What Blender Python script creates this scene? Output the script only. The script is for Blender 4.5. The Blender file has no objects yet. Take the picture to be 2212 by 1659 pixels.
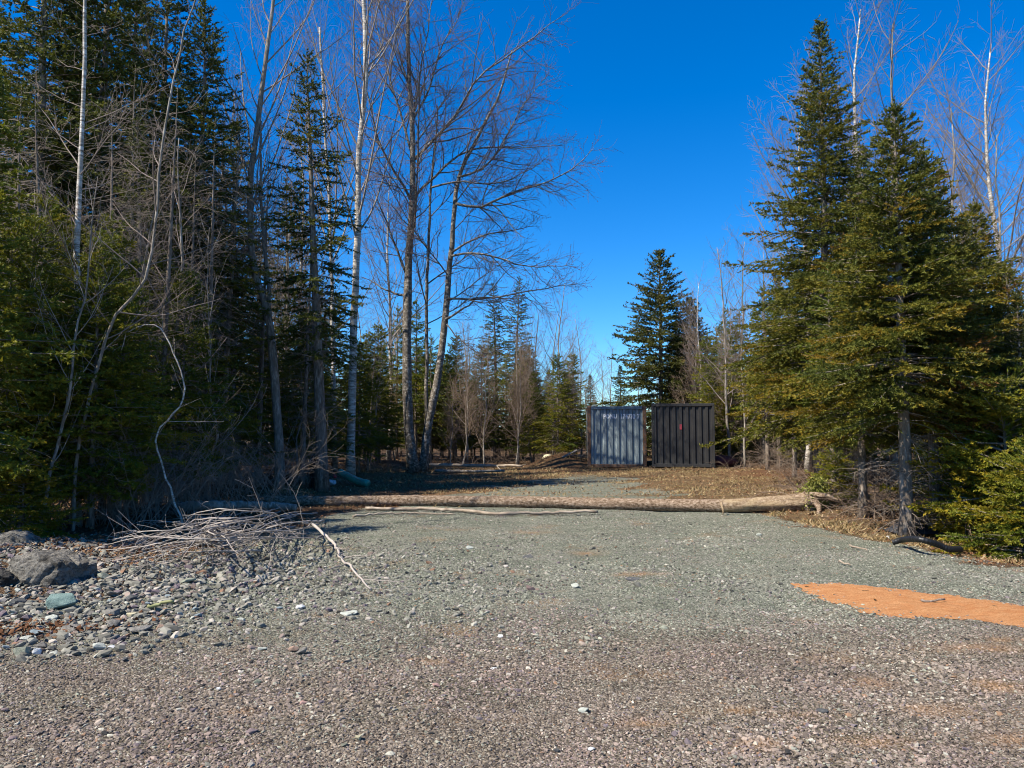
import bpy, bmesh, math, random
import numpy as np
from math import radians, sin, cos, pi, atan2
from mathutils import Vector, Matrix

random.seed(7)
RNG = np.random.default_rng(7)
scn = bpy.context.scene
COL = scn.collection

# ------------------------------------------------------------------ camera, sky, sun, exposure
CAM_H = 1.6
PITCH = math.atan((929 - 829.5) / 1620)
cam = bpy.data.cameras.new("camera")
camo = bpy.data.objects.new("camera", cam)
COL.objects.link(camo)
cam.sensor_width = 36.0
cam.lens = 1620 / 2212 * 36.0
cam.clip_start = 0.05
cam.clip_end = 2000
camo.location = (0, 0, CAM_H)
camo.rotation_euler = (pi / 2 + PITCH, 0, 0)
scn.camera = camo

SUN_EL = radians(50)
SUN_A = radians(29)                      # the sun stands left of the drive and a little behind the camera
SUN_DIR = Vector((-cos(SUN_EL) * cos(SUN_A), -cos(SUN_EL) * sin(SUN_A), sin(SUN_EL)))
world = bpy.data.worlds.new("World")
scn.world = world
world.use_nodes = True
nt = world.node_tree
nt.nodes.clear()
sky = nt.nodes.new("ShaderNodeTexSky")
sky.sky_type = 'NISHITA'
sky.sun_disc = False
sky.sun_elevation = SUN_EL
sky.sun_rotation = atan2(SUN_DIR.x, SUN_DIR.y)
sky.altitude = 0
sky.air_density = 1.0
sky.dust_density = 0.0
sky.ozone_density = 4.0
hsv = nt.nodes.new("ShaderNodeHueSaturation")
hsv.inputs['Hue'].default_value = 0.508
hsv.inputs['Saturation'].default_value = 1.22
hsv.inputs['Value'].default_value = 1.0
bg = nt.nodes.new("ShaderNodeBackground")
tint = nt.nodes.new("ShaderNodeMix")
tint.data_type = 'RGBA'
tint.blend_type = 'MULTIPLY'
tint.inputs[0].default_value = 1.0
tint.inputs[7].default_value = (0.62, 0.86, 1.03, 1)
bg.inputs['Strength'].default_value = 0.098
wo = nt.nodes.new("ShaderNodeOutputWorld")
nt.links.new(sky.outputs[0], tint.inputs[6])
nt.links.new(tint.outputs[2], hsv.inputs['Color'])
nt.links.new(hsv.outputs[0], bg.inputs['Color'])
nt.links.new(bg.outputs[0], wo.inputs['Surface'])

sun = bpy.data.lights.new("sun", 'SUN')
sun.energy = 5.0
sun.angle = radians(0.5)
sun.color = (1.0, 0.93, 0.80)
suno = bpy.data.objects.new("sun", sun)
COL.objects.link(suno)
suno.rotation_euler = SUN_DIR.to_track_quat('Z', 'Y').to_euler()

scn.view_settings.view_transform = 'Standard'
scn.view_settings.look = 'None'
scn.view_settings.gamma = 1
scn.view_settings.exposure = 0.95
scn.view_settings.use_curve_mapping = False
scn.render.engine = 'CYCLES'
scn.cycles.pixel_filter_type = 'BLACKMAN_HARRIS'
scn.cycles.filter_width = 1.05
scn.cycles.max_bounces = 5
scn.cycles.diffuse_bounces = 3
scn.cycles.transmission_bounces = 3
scn.cycles.transparent_max_bounces = 4

# ------------------------------------------------------------------ helpers: places
_f = Vector((0, cos(PITCH), sin(PITCH)))
_u = Vector((0, -sin(PITCH), cos(PITCH)))
_r = Vector((1, 0, 0))


def _dir(u, v):
    return _f + _r * ((u - 1106) / 1620) + _u * ((829.5 - v) / 1620)


def G(u, v, z=0.0):
    """the point of the ground at height z seen in that direction"""
    d = _dir(u, v)
    t = (z - CAM_H) / d.z
    return np.array((d.x * t, d.y * t, z))


def W(u, v, Y):
    """the point at distance Y seen in that direction"""
    d = _dir(u, v)
    t = Y / d.y
    return np.array((d.x * t, Y, CAM_H + d.z * t))


def sstep(a, b, x):
    t = np.clip((np.asarray(x, float) - a) / (b - a), 0, 1)
    return t * t * (3 - 2 * t)


def vnoise(x, y, s=1.0, seed=0.0):
    x = np.asarray(x, float) / s + seed * 13.7
    y = np.asarray(y, float) / s - seed * 7.3
    return (np.sin(x * 1.7 + 1.3 * np.sin(y * 1.1 + seed)) + np.sin(y * 2.1 + 1.7 * np.sin(x * 0.9 - seed))
            + 0.6 * np.sin(3.1 * x - 2.3 * y + seed) + 0.5 * np.sin(4.3 * y + 3.7 * x)) / 3.1


def road_right(y):
    return np.interp(y, [-5, 8.5, 9.06, 11, 14.3, 16.5, 19, 30, 60], [14, 7.4, 6.1, 5.25, 4.6, 4.2, 4.0, 4.0, 4.0])


def road_left(y):
    return np.interp(y, [-5, 5.5, 7.2, 9.5, 12, 15, 17, 20, 26, 30, 60], [-14, -5.2, -4.0, -4.4, -4.0, -3.4, -2.4, -1.0, 1.6, 2.6, 2.6])


def hgt(x, y):
    x = np.asarray(x, float)
    y = np.asarray(y, float)
    out = np.maximum(road_left(np.minimum(y, 15)) - 0.2 - x, x - road_right(y) - 0.1)
    out = np.where(y > 6.5, out, -1)
    rough = sstep(0.0, 1.6, out)
    h = 0.012 * vnoise(x, y, 0.8, 1) + 0.006 * vnoise(x, y, 0.21, 12) - 0.022 * (np.exp(-((x - 0.9 - 0.05 * (y - 8)) / 0.28) ** 2) + np.exp(-((x - 2.6 - 0.05 * (y - 8)) / 0.28) ** 2)) * sstep(3, 6, y) * (1 - sstep(16, 20, y)) + rough * (0.07 * vnoise(x, y, 1.5, 2) + 0.05 * vnoise(x, y, 0.55, 3) + 0.08)
    # rubble bank at the left, soil heap left of the container
    h = h + 0.16 * np.exp(-(((x + 5.3) / 1.5) ** 2 + ((y - 8.4) / 1.7) ** 2))
    h = h + 0.62 * np.exp(-(((x - 2.25) / 1.25) ** 2 + ((y - 32.6) / 1.1) ** 2))
    h = h + 0.10 * np.exp(-(((x - 6.3) / 1.0) ** 2 + ((y - 14.0) / 1.2) ** 2))
    # the ditch at the right, where the drive drops to the trees
    h = h - 0.18 * np.exp(-(((x - 7.0) / 0.9) ** 2 + ((y - 10.3) / 1.3) ** 2))
    return h


def H(x, y):
    return float(hgt(x, y))


# ------------------------------------------------------------------ helpers: meshes and objects
def _attrs(me, attrs):
    for k, a in (attrs or {}).items():
        a = np.asarray(a, np.float32)
        if a.ndim == 1:
            at = me.attributes.new(k, 'FLOAT', 'POINT')
            at.data.foreach_set("value", a)
        else:
            at = me.attributes.new(k, 'FLOAT_VECTOR', 'POINT')
            at.data.foreach_set("vector", a.ravel())


def mesh_np(name, V, F, mat=None, attrs=None, smooth=False):
    """V (n,3), F (m,3) or (m,4) or list of such -> mesh"""
    Fs = F if isinstance(F, list) else [F]
    Fs = [np.asarray(f, np.int32) for f in Fs if len(f)]
    me = bpy.data.meshes.new(name)
    V = np.asarray(V, np.float32)
    if not Fs:
        me.vertices.add(len(V))
        me.vertices.foreach_set("co", np.asarray(V, np.float32).ravel())
        _attrs(me, attrs)
        return me
    nl = sum(f.size for f in Fs)
    npoly = sum(len(f) for f in Fs)
    me.vertices.add(len(V))
    me.vertices.foreach_set("co", V.ravel())
    me.loops.add(nl)
    me.polygons.add(npoly)
    me.loops.foreach_set("vertex_index", np.concatenate([f.ravel() for f in Fs]))
    tot = np.concatenate([np.full(len(f), f.shape[1], np.int32) for f in Fs])
    start = np.concatenate([[0], np.cumsum(tot)[:-1]]).astype(np.int32)
    me.polygons.foreach_set("loop_start", start)
    me.polygons.foreach_set("loop_total", tot)
    if smooth:
        me.polygons.foreach_set("use_smooth", np.ones(npoly, bool))
    _attrs(me, attrs)
    me.update(calc_edges=True)
    if mat is not None:
        me.materials.append(mat)
    return me


def link(name, me, parent=None, loc=None, **props):
    o = bpy.data.objects.new(name, me)
    COL.objects.link(o)
    if parent is not None:
        o.parent = parent
    if loc is not None:
        o.location = loc
    for k, v in props.items():
        if v:
            o[k] = v
    return o


def thing(name, label, cat, loc=(0, 0, 0), rot=0.0, group=None, scale=1.0):
    o = bpy.data.objects.new(name, None)
    COL.objects.link(o)
    o.empty_display_size = 0.2
    o.location = loc
    o.rotation_euler = (0, 0, rot)
    o.scale = (scale,) * 3 if not hasattr(scale, '__len__') else scale
    o['label'] = label
    o['category'] = cat
    if group:
        o['group'] = group
    return o


def dup(root, loc, rot, scale=1.0, label=None, group=None, tilt=(0, 0)):
    r = root.copy()
    COL.objects.link(r)
    r.location = loc
    r.rotation_euler = (tilt[0], tilt[1], rot)
    r.scale = (scale,) * 3 if not hasattr(scale, '__len__') else scale
    if label:
        r['label'] = label
    if group:
        r['group'] = group
    for ch in list(root.children):
        c = ch.copy()
        COL.objects.link(c)
        c.parent = r
        for g in list(ch.children):
            d = g.copy()
            COL.objects.link(d)
            d.parent = c
    return r


def catmull(P, n):
    P = np.asarray(P, float)
    if len(P) < 3:
        t = np.linspace(0, 1, n)[:, None]
        return P[0] * (1 - t) + P[-1] * t
    Q = np.vstack([2 * P[0] - P[1], P, 2 * P[-1] - P[-2]])
    seg = np.linalg.norm(np.diff(P, axis=0), axis=1)
    s = np.concatenate([[0], np.cumsum(seg)])
    tt = np.linspace(0, s[-1], n)
    i = np.clip(np.searchsorted(s, tt, side='right') - 1, 0, len(P) - 2)
    f = ((tt - s[i]) / np.maximum(seg[i], 1e-9))[:, None]
    a, b, c, d = Q[i], Q[i + 1], Q[i + 2], Q[i + 3]
    return 0.5 * (2 * b + (c - a) * f + (2 * a - 5 * b + 4 * c - d) * f ** 2 + (3 * b - a - 3 * c + d) * f ** 3)


class Tubes:
    """collects polylines and turns them into tubes, all of one length at a time"""

    def __init__(self):
        self.d = {}

    def add(self, pts, rad, sides=3):
        self.d.setdefault((len(pts), sides), []).append((np.asarray(pts, float), np.asarray(rad, float)))

    def arrays(self):
        Vs, Fs, A, off = [], [], [], 0
        for (k, m), L in self.d.items():
            P = np.stack([l[0] for l in L])
            R = np.stack([np.broadcast_to(l[1], (k,)) for l in L])
            N = len(L)
            T = np.gradient(P, axis=1)
            T /= np.maximum(np.linalg.norm(T, axis=2, keepdims=True), 1e-9)
            D = P[:, -1] - P[:, 0]
            D /= np.maximum(np.linalg.norm(D, axis=1, keepdims=True), 1e-9)
            ref = np.where(np.abs(D[:, 2:3]) > 0.75, np.array([[0.95, 0.3, 0.05]]), np.array([[0.05, 0.1, 1.0]]))
            n0 = np.cross(D, ref)[:, None, :]
            n = n0 - T * (n0 * T).sum(2, keepdims=True)
            n /= np.maximum(np.linalg.norm(n, axis=2, keepdims=True), 1e-9)
            b = np.cross(T, n)
            a = np.linspace(0, 2 * pi, m, endpoint=False)
            V = (P[:, :, None, :] + R[:, :, None, None] * (n[:, :, None, :] * np.cos(a)[None, None, :, None]
                                                        + b[:, :, None, :] * np.sin(a)[None, None, :, None]))
            idx = np.arange(N * k * m).reshape(N, k, m) + off
            nx = np.roll(idx, -1, axis=2)
            q = np.stack([idx[:, :-1], nx[:, :-1], nx[:, 1:], idx[:, 1:]], axis=-1).reshape(-1, 4)
            Vs.append(V.reshape(-1, 3))
            Fs.append(q)
            A.append(np.broadcast_to(R[:, :, None], (N, k, m)).ravel())
            off += N * k * m
            if m >= 5:          # close the ends of the thick ones
                for row in (0, k - 1):
                    c = P[:, row]
                    ci = np.arange(N) + off
                    ring = idx[:, row]
                    tri = np.stack([np.broadcast_to(ci[:, None], (N, m)), ring, np.roll(ring, -1, axis=1)], -1).reshape(-1, 3)
                    if row == 0:
                        tri = tri[:, ::-1]
                    Fs.append(tri)
                    Vs.append(c)
                    A.append(R[:, row])
                    off += N
        if not Vs:
            return np.zeros((0, 3)), [], np.zeros(0)
        return np.vstack(Vs), Fs, np.concatenate(A)

    def mesh(self, name, mat, smooth=True):
        V, F, A = self.arrays()
        return mesh_np(name, V, F, mat, {"thick": A}, smooth)


# ------------------------------------------------------------------ helpers: materials
class M:
    def __init__(self, name, rough=0.9, spec=0.15):
        self.m = bpy.data.materials.new(name)
        self.m.use_nodes = True
        self.t = self.m.node_tree
        self.b = self.t.nodes["Principled BSDF"]
        self.out = self.t.nodes["Material Output"]
        self.b.inputs['Roughness'].default_value = rough
        self.b.inputs['Specular IOR Level'].default_value = spec

    def n(self, typ, **kw):
        nd = self.t.nodes.new(typ)
        for k, v in kw.items():
            if k in nd.inputs:
                nd.inputs[k].default_value = v
            else:
                setattr(nd, k, v)
        return nd

    def l(self, a, b):
        self.t.links.new(a, b)

    def coords(self, scale=(1, 1, 1)):
        tc = self.n("ShaderNodeTexCoord")
        mp = self.n("ShaderNodeMapping")
        mp.inputs['Scale'].default_value = scale
        self.l(tc.outputs['Object'], mp.inputs['Vector'])
        return mp.outputs[0]

    def noise(self, vec, scale, detail=4, rough=0.6):
        nd = self.n("ShaderNodeTexNoise")
        nd.inputs['Scale'].default_value = scale
        nd.inputs['Detail'].default_value = detail
        nd.inputs['Roughness'].default_value = rough
        if vec is not None:
            self.l(vec, nd.inputs['Vector'])
        return nd.outputs['Fac']

    def ramp(self, fac, stops, interp='LINEAR'):
        nd = self.n("ShaderNodeValToRGB")
        r = nd.color_ramp
        r.interpolation = interp
        while len(r.elements) < len(stops):
            r.elements.new(0.5)
        for e, (p, c) in zip(r.elements, stops):
            e.position = p
            e.color = (*c, 1) if hasattr(c, '__len__') else (c, c, c, 1)
        self.l(fac, nd.inputs['Fac'])
        return nd.outputs['Color']

    def mix(self, fac, a, b, blend='MIX'):
        nd = self.n("ShaderNodeMix", data_type='RGBA', blend_type=blend)
        for s, v in ((nd.inputs[0], fac), (nd.inputs[6], a), (nd.inputs[7], b)):
            if isinstance(v, bpy.types.NodeSocket):
                self.l(v, s)
            else:
                s.default_value = (*v, 1) if hasattr(v, '__len__') else v
        return nd.outputs[2]

    def math(self, op, a, b=0.0, clamp=False):
        nd = self.n("ShaderNodeMath", operation=op, use_clamp=clamp)
        for s, v in ((nd.inputs[0], a), (nd.inputs[1], b)):
            if isinstance(v, bpy.types.NodeSocket):
                self.l(v, s)
            else:
                s.default_value = v
        return nd.outputs[0]

    def attr(self, name, typ='GEOMETRY', out='Fac'):
        nd = self.n("ShaderNodeAttribute", attribute_name=name, attribute_type=typ)
        return nd.outputs[out]

    def rand(self):
        return self.n("ShaderNodeObjectInfo").outputs['Random']

    def base(self, c):
        if isinstance(c, bpy.types.NodeSocket):
            self.l(c, self.b.inputs['Base Color'])
        else:
            self.b.inputs['Base Color'].default_value = (*c, 1)

    def bump(self, h, strength=0.5, dist=0.02):
        nd = self.n("ShaderNodeBump")
        nd.inputs['Strength'].default_value = strength
        nd.inputs['Distance'].default_value = dist
        self.l(h, nd.inputs['Height'])
        self.l(nd.outputs[0], self.b.inputs['Normal'])


def mat_needles(name, stops, trans=0.25):
    m = M(name, 0.65, 0.25)
    t = m.attr("tint")
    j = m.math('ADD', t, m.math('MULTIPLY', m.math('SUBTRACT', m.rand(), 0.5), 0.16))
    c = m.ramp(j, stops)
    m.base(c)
    tr = m.n("ShaderNodeBsdfTranslucent")
    m.l(c, tr.inputs['Color'])
    mx = m.n("ShaderNodeMixShader")
    mx.inputs[0].default_value = trans
    m.l(m.b.outputs[0], mx.inputs[1])
    m.l(tr.outputs[0], mx.inputs[2])
    m.l(mx.outputs[0], m.out.inputs['Surface'])
    return m.m


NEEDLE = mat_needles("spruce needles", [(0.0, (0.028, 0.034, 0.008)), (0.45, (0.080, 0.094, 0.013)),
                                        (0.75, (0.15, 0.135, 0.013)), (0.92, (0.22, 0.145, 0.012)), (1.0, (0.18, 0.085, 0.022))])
NEEDLE_FIR = mat_needles("fir needles", [(0.0, (0.034, 0.044, 0.008)), (0.45, (0.090, 0.120, 0.012)),
                                         (0.75, (0.165, 0.165, 0.012)), (1.0, (0.25, 0.18, 0.010))])
NEEDLE_DARK = mat_needles("dark needles", [(0.0, (0.016, 0.020, 0.007)), (0.45, (0.048, 0.058, 0.011)),
                                           (0.8, (0.095, 0.092, 0.014)), (1.0, (0.14, 0.10, 0.016))])


def mat_bark(name, dark, mid, light, light_pos=0.62, band=(1, 1, 0.25), sc=18, bump=0.6):
    m = M(name, 0.9, 0.1)
    v = m.coords(band)
    n1 = m.noise(v, sc, 6, 0.65)
    v2 = m.coords((1, 1, 1))
    n2 = m.noise(v2, 3.2, 3, 0.6)
    c = m.ramp(n1, [(0.30, dark), (0.48, mid), (light_pos, light)])
    c = m.mix(m.ramp(n2, [(0.42, 0.0), (0.62, 0.75)]), c, mid)
    m.base(c)
    m.bump(n1, bump, 0.025)
    return m.m


BARK_SPRUCE = mat_bark("spruce bark", (0.045, 0.034, 0.025), (0.155, 0.122, 0.095), (0.33, 0.28, 0.23))
BARK_GREY = mat_bark("grey bark", (0.07, 0.058, 0.046), (0.20, 0.172, 0.14), (0.40, 0.36, 0.31))
BARK_BIRCH = mat_bark("birch bark", (0.05, 0.04, 0.033), (0.34, 0.30, 0.25), (0.66, 0.61, 0.54), 0.56, (0.5, 0.5, 2.6), 9, 0.3)
BARK_MAPLE = mat_bark("maple bark", (0.035, 0.029, 0.024), (0.12, 0.10, 0.08), (0.52, 0.48, 0.42), 0.70, (1, 1, 1.1), 11, 0.6)


def mat_twig(name, thin, thick):
    m = M(name, 0.85, 0.15)
    t = m.math('MULTIPLY', m.attr("thick"), 40.0, True)
    n = m.noise(m.coords(), 14, 4)
    c = m.mix(t, thin, thick)
    c = m.mix(m.ramp(n, [(0.3, 0.0), (0.75, 0.55)]), c, tuple(x * 0.55 for x in thick))
    m.base(c)
    return m.m


TWIG_GREY = mat_twig("grey twigs", (0.21, 0.158, 0.13), (0.29, 0.245, 0.205))
TWIG_DARK = mat_twig("dark twigs", (0.15, 0.115, 0.105), (0.17, 0.15, 0.135))
TWIG_BROWN = mat_twig("brown twigs", (0.24, 0.165, 0.115), (0.24, 0.19, 0.15))
TWIG_DEAD = mat_twig("dead spruce twigs", (0.23, 0.185, 0.145), (0.25, 0.205, 0.165))
TWIG_PALE = mat_twig("pale fallen twigs", (0.33, 0.285, 0.25), (0.42, 0.37, 0.325))


# ------------------------------------------------------------------ the ground
def axis(lo, hi, c0, c1, fine, grow=1.09):
    mid = np.arange(c0, c1 + 1e-6, fine)
    a, s = [], fine
    x = c1
    while x < hi:
        s *= grow
        x += s
        a.append(x)
    b, s = [], fine
    x = c0
    while x > lo:
        s *= grow
        x -= s
        b.append(x)
    return np.concatenate([b[::-1], mid, a])


def poly_mask(px, py, poly):
    """signed inside distance-ish: 1 inside, 0 outside"""
    inside = np.zeros(px.shape, bool)
    n = len(poly)
    for i in range(n):
        x1, y1 = poly[i]
        x2, y2 = poly[(i + 1) % n]
        c = ((y1 > py) != (y2 > py)) & (px < (x2 - x1) * (py - y1) / (y2 - y1 + 1e-12) + x1)
        inside ^= c
    return inside


CLAY = [(G(u, v)[:2], su / 1620 * G(u, v)[1], sv, a) for u, v, su, sv, a in [
    (930, 1428, 45, 0.07, 1.0), (1385, 1240, 45, 0.10, 1.0), (1270, 1192, 30, 0.2, 0.7), (1800, 1420, 50, 0.12, 0.8), (1870, 1470, 45, 0.10, 0.9), (1560, 1535, 70, 0.06, 0.9),
    (1720, 1545, 60, 0.05, 0.8), (2010, 1530, 70, 0.08, 0.8), (1890, 1600, 80, 0.06, 0.9), (2120, 1400, 90, 0.12, 0.7), (2160, 1480, 60, 0.12, 0.8), (1640, 1610, 50, 0.05, 0.8), (2190, 1600, 60, 0.08, 0.8),
    (523, 1537, 30, 0.03, 0.8), (700, 1330, 26, 0.04, 0.8), (1150, 1150, 40, 0.2, 0.7), (2200, 1385, 60, 0.08, 1.0), (1390, 1560, 60, 0.06, 0.5)]]


def clay_share(x, y):
    c = np.zeros(np.shape(x))
    for (p, sx, sy, a) in CLAY:
        c = np.maximum(c, a * np.exp(-((x - p[0]) / sx) ** 2 - ((y - p[1]) / sy) ** 2))
    return np.clip(0.8 * c * (1 + 0.9 * vnoise(x, y, 0.16, 51) + 0.5 * vnoise(x, y, 0.06, 52)), 0, 1)


def gravel_share(x, y):
    """1 where the ground is bare gravel, 0 where it is soil"""
    e = np.minimum(x - road_left(y), road_right(y) - x) + (0.45 * vnoise(x, y, 0.9, 4) + 0.25 * vnoise(x, y, 0.35, 5)) * np.where(y > 15.5, 2.2, 1.0)
    g = sstep(-0.35, 0.55, e)
    # behind the log gravel thins out under dead grass
    g = g * (1 - 0.30 * sstep(15.0, 17.0, y)) * (1 - 0.7 * sstep(24, 29, y))
    return np.where(y < 6, 1.0, g)


gx = axis(-420, 420, -9, 9, 0.09, 1.10)
gy = axis(-60, 700, 2.5, 19, 0.09, 1.075)
X, Y = np.meshgrid(gx, gy)
Z = hgt(X, Y)
gr = gravel_share(X, Y)
grassy = sstep(15, 17, Y) * sstep(-7.5, -5.5, X) * (1 - sstep(7.5, 9.0, X)) * (1 - sstep(31, 34, Y))
verge = sstep(0.0, 0.6, X - road_right(Y) + 0.25) * (1 - sstep(1.0, 1.7, X - road_right(Y))) * (1 - sstep(15, 17, Y)) * sstep(6, 9, Y)
grassy = np.clip(np.maximum(grassy, verge), 0, 1) * (0.6 + 0.4 * vnoise(X, Y, 1.3, 6))
red = np.exp(-(((X - 1.8) / 2.2) ** 2 + ((Y - 31.0) / 2.2) ** 2)) + 0.8 * np.exp(-(((X - 9) / 2.5) ** 2 + ((Y - 25) / 3.5) ** 2)) \
    + 0.7 * np.exp(-(((X + 3.2) / 2.6) ** 2 + ((Y - 21) / 5.5) ** 2))
brown = 1 - sstep(5.0, 7.4, Y + 0.5 * vnoise(X, Y, 1.1, 8) - 0.12 * X)      # the front of the lot is older, browner gravel
nx_, ny_ = len(gx), len(gy)
idx = np.arange(nx_ * ny_).reshape(ny_, nx_)
F = np.stack([idx[:-1, :-1], idx[:-1, 1:], idx[1:, 1:], idx[1:, :-1]], -1).reshape(-1, 4)

m = M("ground", 0.95, 0.05)
co = m.coords()
n_f = m.noise(co, 55, 4, 0.7)
n_m = m.noise(co, 6, 4, 0.6)
n_l = m.noise(co, 1.1, 3, 0.55)
vor = m.n("ShaderNodeTexVoronoi", Scale=62.0)
m.l(co, vor.inputs['Vector'])
sep = m.n("ShaderNodeSeparateColor")
m.l(vor.outputs['Color'], sep.inputs[0])
cellg = m.ramp(sep.outputs[0], [(0.0, (0.075, 0.078, 0.06)), (0.5, (0.155, 0.158, 0.125)), (0.85, (0.22, 0.225, 0.175)), (1.0, (0.33, 0.32, 0.26))])
cellb = m.ramp(sep.outputs[0], [(0.0, (0.06, 0.046, 0.037)), (0.5, (0.135, 0.11, 0.085)), (0.85, (0.21, 0.175, 0.135)), (1.0, (0.33, 0.29, 0.24))])
grav = m.mix(m.attr("brown"), cellg, cellb)
clay = m.ramp(n_f, [(0.3, (0.22, 0.12, 0.06)), (0.7, (0.33, 0.20, 0.11))])
grav = m.mix(m.ramp(n_l, [(0.585, 0.0), (0.70, 0.45)]), grav, clay)
grav = m.mix(m.attr("clay"), grav, clay)
soil = m.ramp(n_f, [(0.30, (0.042, 0.027, 0.017)), (0.55, (0.115, 0.072, 0.043)), (0.75, (0.20, 0.135, 0.08))])
reds = m.ramp(n_f, [(0.30, (0.085, 0.036, 0.017)), (0.55, (0.19, 0.085, 0.04)), (0.75, (0.27, 0.15, 0.08))])
straw = m.ramp(n_f, [(0.30, (0.09, 0.06, 0.03)), (0.55, (0.20, 0.14, 0.07)), (0.78, (0.31, 0.24, 0.135))])
s1 = m.mix(m.math('MULTIPLY', m.attr("red"), m.ramp(n_m, [(0.3, 0.4), (0.7, 1.2)]), True), soil, reds)
gm = m.math('MULTIPLY', m.attr("grassy"), m.ramp(n_m, [(0.36, 0.15), (0.60, 1.0)]), True)
s2 = m.mix(gm, s1, straw)
gmask = m.ramp(m.math('ADD', m.attr("gravel"), m.math('MULTIPLY', m.math('SUBTRACT', n_m, 0.5), 1.1)), [(0.35, 0.0), (0.62, 1.0)])
patch = m.ramp(m.noise(m.coords((1, 2, 1)), 0.9, 3, 0.6), [(0.35, (0.82, 0.86, 0.80)), (0.6, (1.12, 1.10, 1.08))])
grav = m.mix(1.0, grav, patch, 'MULTIPLY')
m.base(m.mix(gmask, s2, grav))
hh = m.math('ADD', m.math('MULTIPLY', vor.outputs['Distance'], -1.0), m.math('MULTIPLY', n_f, 0.8))
m.bump(hh, 0.9, 0.02)
MAT_GROUND = m.m
me = mesh_np("ground", np.stack([X, Y, Z], -1).reshape(-1, 3), F, MAT_GROUND,
             {"gravel": gr.ravel(), "grassy": np.clip(grassy, 0, 1).ravel(), "red": np.clip(red, 0, 1).ravel(), "brown": brown.ravel(), "clay": clay_share(X, Y).ravel()}, True)
link("ground", me, kind="structure")

# orange sand spilled on the right of the drive, a thin sheet lying on the gravel
sand_uv = [(1700, 1262), (1755, 1259), (1850, 1263), (1960, 1274), (2080, 1290), (2212, 1312), (2420, 1352), (2420, 1420), (2300, 1378),
           (2212, 1357), (2130, 1349), (2060, 1340), (1985, 1334), (1920, 1335), (1870, 1322), (1830, 1308), (1770, 1292), (1735, 1276)]
SAND = np.array([G(u, v)[:2] for u, v in sand_uv])
cs = 0.03
sx0, sx1, sy0, sy1 = SAND[:, 0].min() - 0.1, SAND[:, 0].max() + 0.1, SAND[:, 1].min() - 0.1, SAND[:, 1].max() + 0.1
sgx, sgy = np.arange(sx0, sx1, cs), np.arange(sy0, sy1, cs)
SX, SY = np.meshgrid(sgx, sgy)
cxm, cym = (SX[:-1, :-1] + cs / 2), (SY[:-1, :-1] + cs / 2)
wx = cxm + 0.07 * vnoise(cxm, cym, 0.16, 31) + 0.05 * vnoise(cxm, cym, 0.06, 32)
wy = cym + 0.06 * vnoise(cxm, cym, 0.14, 33) + 0.05 * vnoise(cxm, cym, 0.05, 34)
ins = poly_mask(wx, wy, SAND) & ~((vnoise(cxm, cym, 0.11, 35) > 0.8) & (np.random.default_rng(3).random(cxm.shape) < 0.6))
ii = np.arange(SX.size).reshape(SX.shape)
Q = np.stack([ii[:-1, :-1], ii[:-1, 1:], ii[1:, 1:], ii[1:, :-1]], -1)[ins]
used = np.unique(Q)
remap = np.full(SX.size, -1)
remap[used] = np.arange(len(used))
ux, uy = SX.ravel()[used], SY.ravel()[used]
jit = np.random.default_rng(4)
dseg = np.full(len(ux), 9.0)
for i in range(len(SAND)):
    a_, b_ = SAND[i], SAND[(i + 1) % len(SAND)]
    ab = b_ - a_
    t_ = np.clip(((ux - a_[0]) * ab[0] + (uy - a_[1]) * ab[1]) / ab.dot(ab), 0, 1)
    dseg = np.minimum(dseg, np.hypot(ux - a_[0] - t_ * ab[0], uy - a_[1] - t_ * ab[1]))
rise = sstep(0.0, 0.30, dseg)
V = np.column_stack([ux + jit.normal(0, 0.006, len(ux)), uy + jit.normal(0, 0.006, len(ux)),
                     hgt(ux, uy) + 0.003 + rise * (0.012 + 0.010 * vnoise(ux, uy, 0.2, 36) + 0.008 * vnoise(ux, uy, 0.07, 37)) + jit.normal(0, 0.003, len(ux)) * rise])
Fq = remap[Q]
m = M("orange sand", 0.95, 0.03)
co = m.coords()
nf = m.noise(co, 70, 5, 0.75)
nm = m.noise(m.coords((1, 2.5, 1)), 5, 4, 0.6)
c = m.ramp(nf, [(0.30, (0.24, 0.10, 0.04)), (0.46, (0.56, 0.265, 0.11)), (0.70, (0.68, 0.40, 0.20))])
c = m.mix(m.ramp(nm, [(0.42, 0.0), (0.66, 0.75)]), c, (0.47, 0.185, 0.07))
c = m.mix(m.ramp(m.noise(m.coords((1.5, 6, 1)), 9, 4, 0.7), [(0.60, 0.0), (0.72, 0.6)]), c, (0.16, 0.085, 0.045))
m.base(c)
m.bump(nf, 1.0, 0.03)
me = mesh_np("sand_patch", V, Fq, m.m, None, True)
link("sand_patch", me, kind="structure")


# ------------------------------------------------------------------ gravel: loose stones too many to count
def mat_gravel():
    m = M("gravel stones", 0.9, 0.15)
    c = m.n("ShaderNodeAttribute", attribute_name="col", attribute_type='INSTANCER').outputs['Color']
    n = m.noise(m.coords(), 1.6, 3)
    m.base(m.mix(m.ramp(n, [(0.3, 0.0), (0.8, 0.45)]), c, (0.08, 0.075, 0.07)))
    return m.m


MAT_GRAVEL = mat_gravel()


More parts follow.
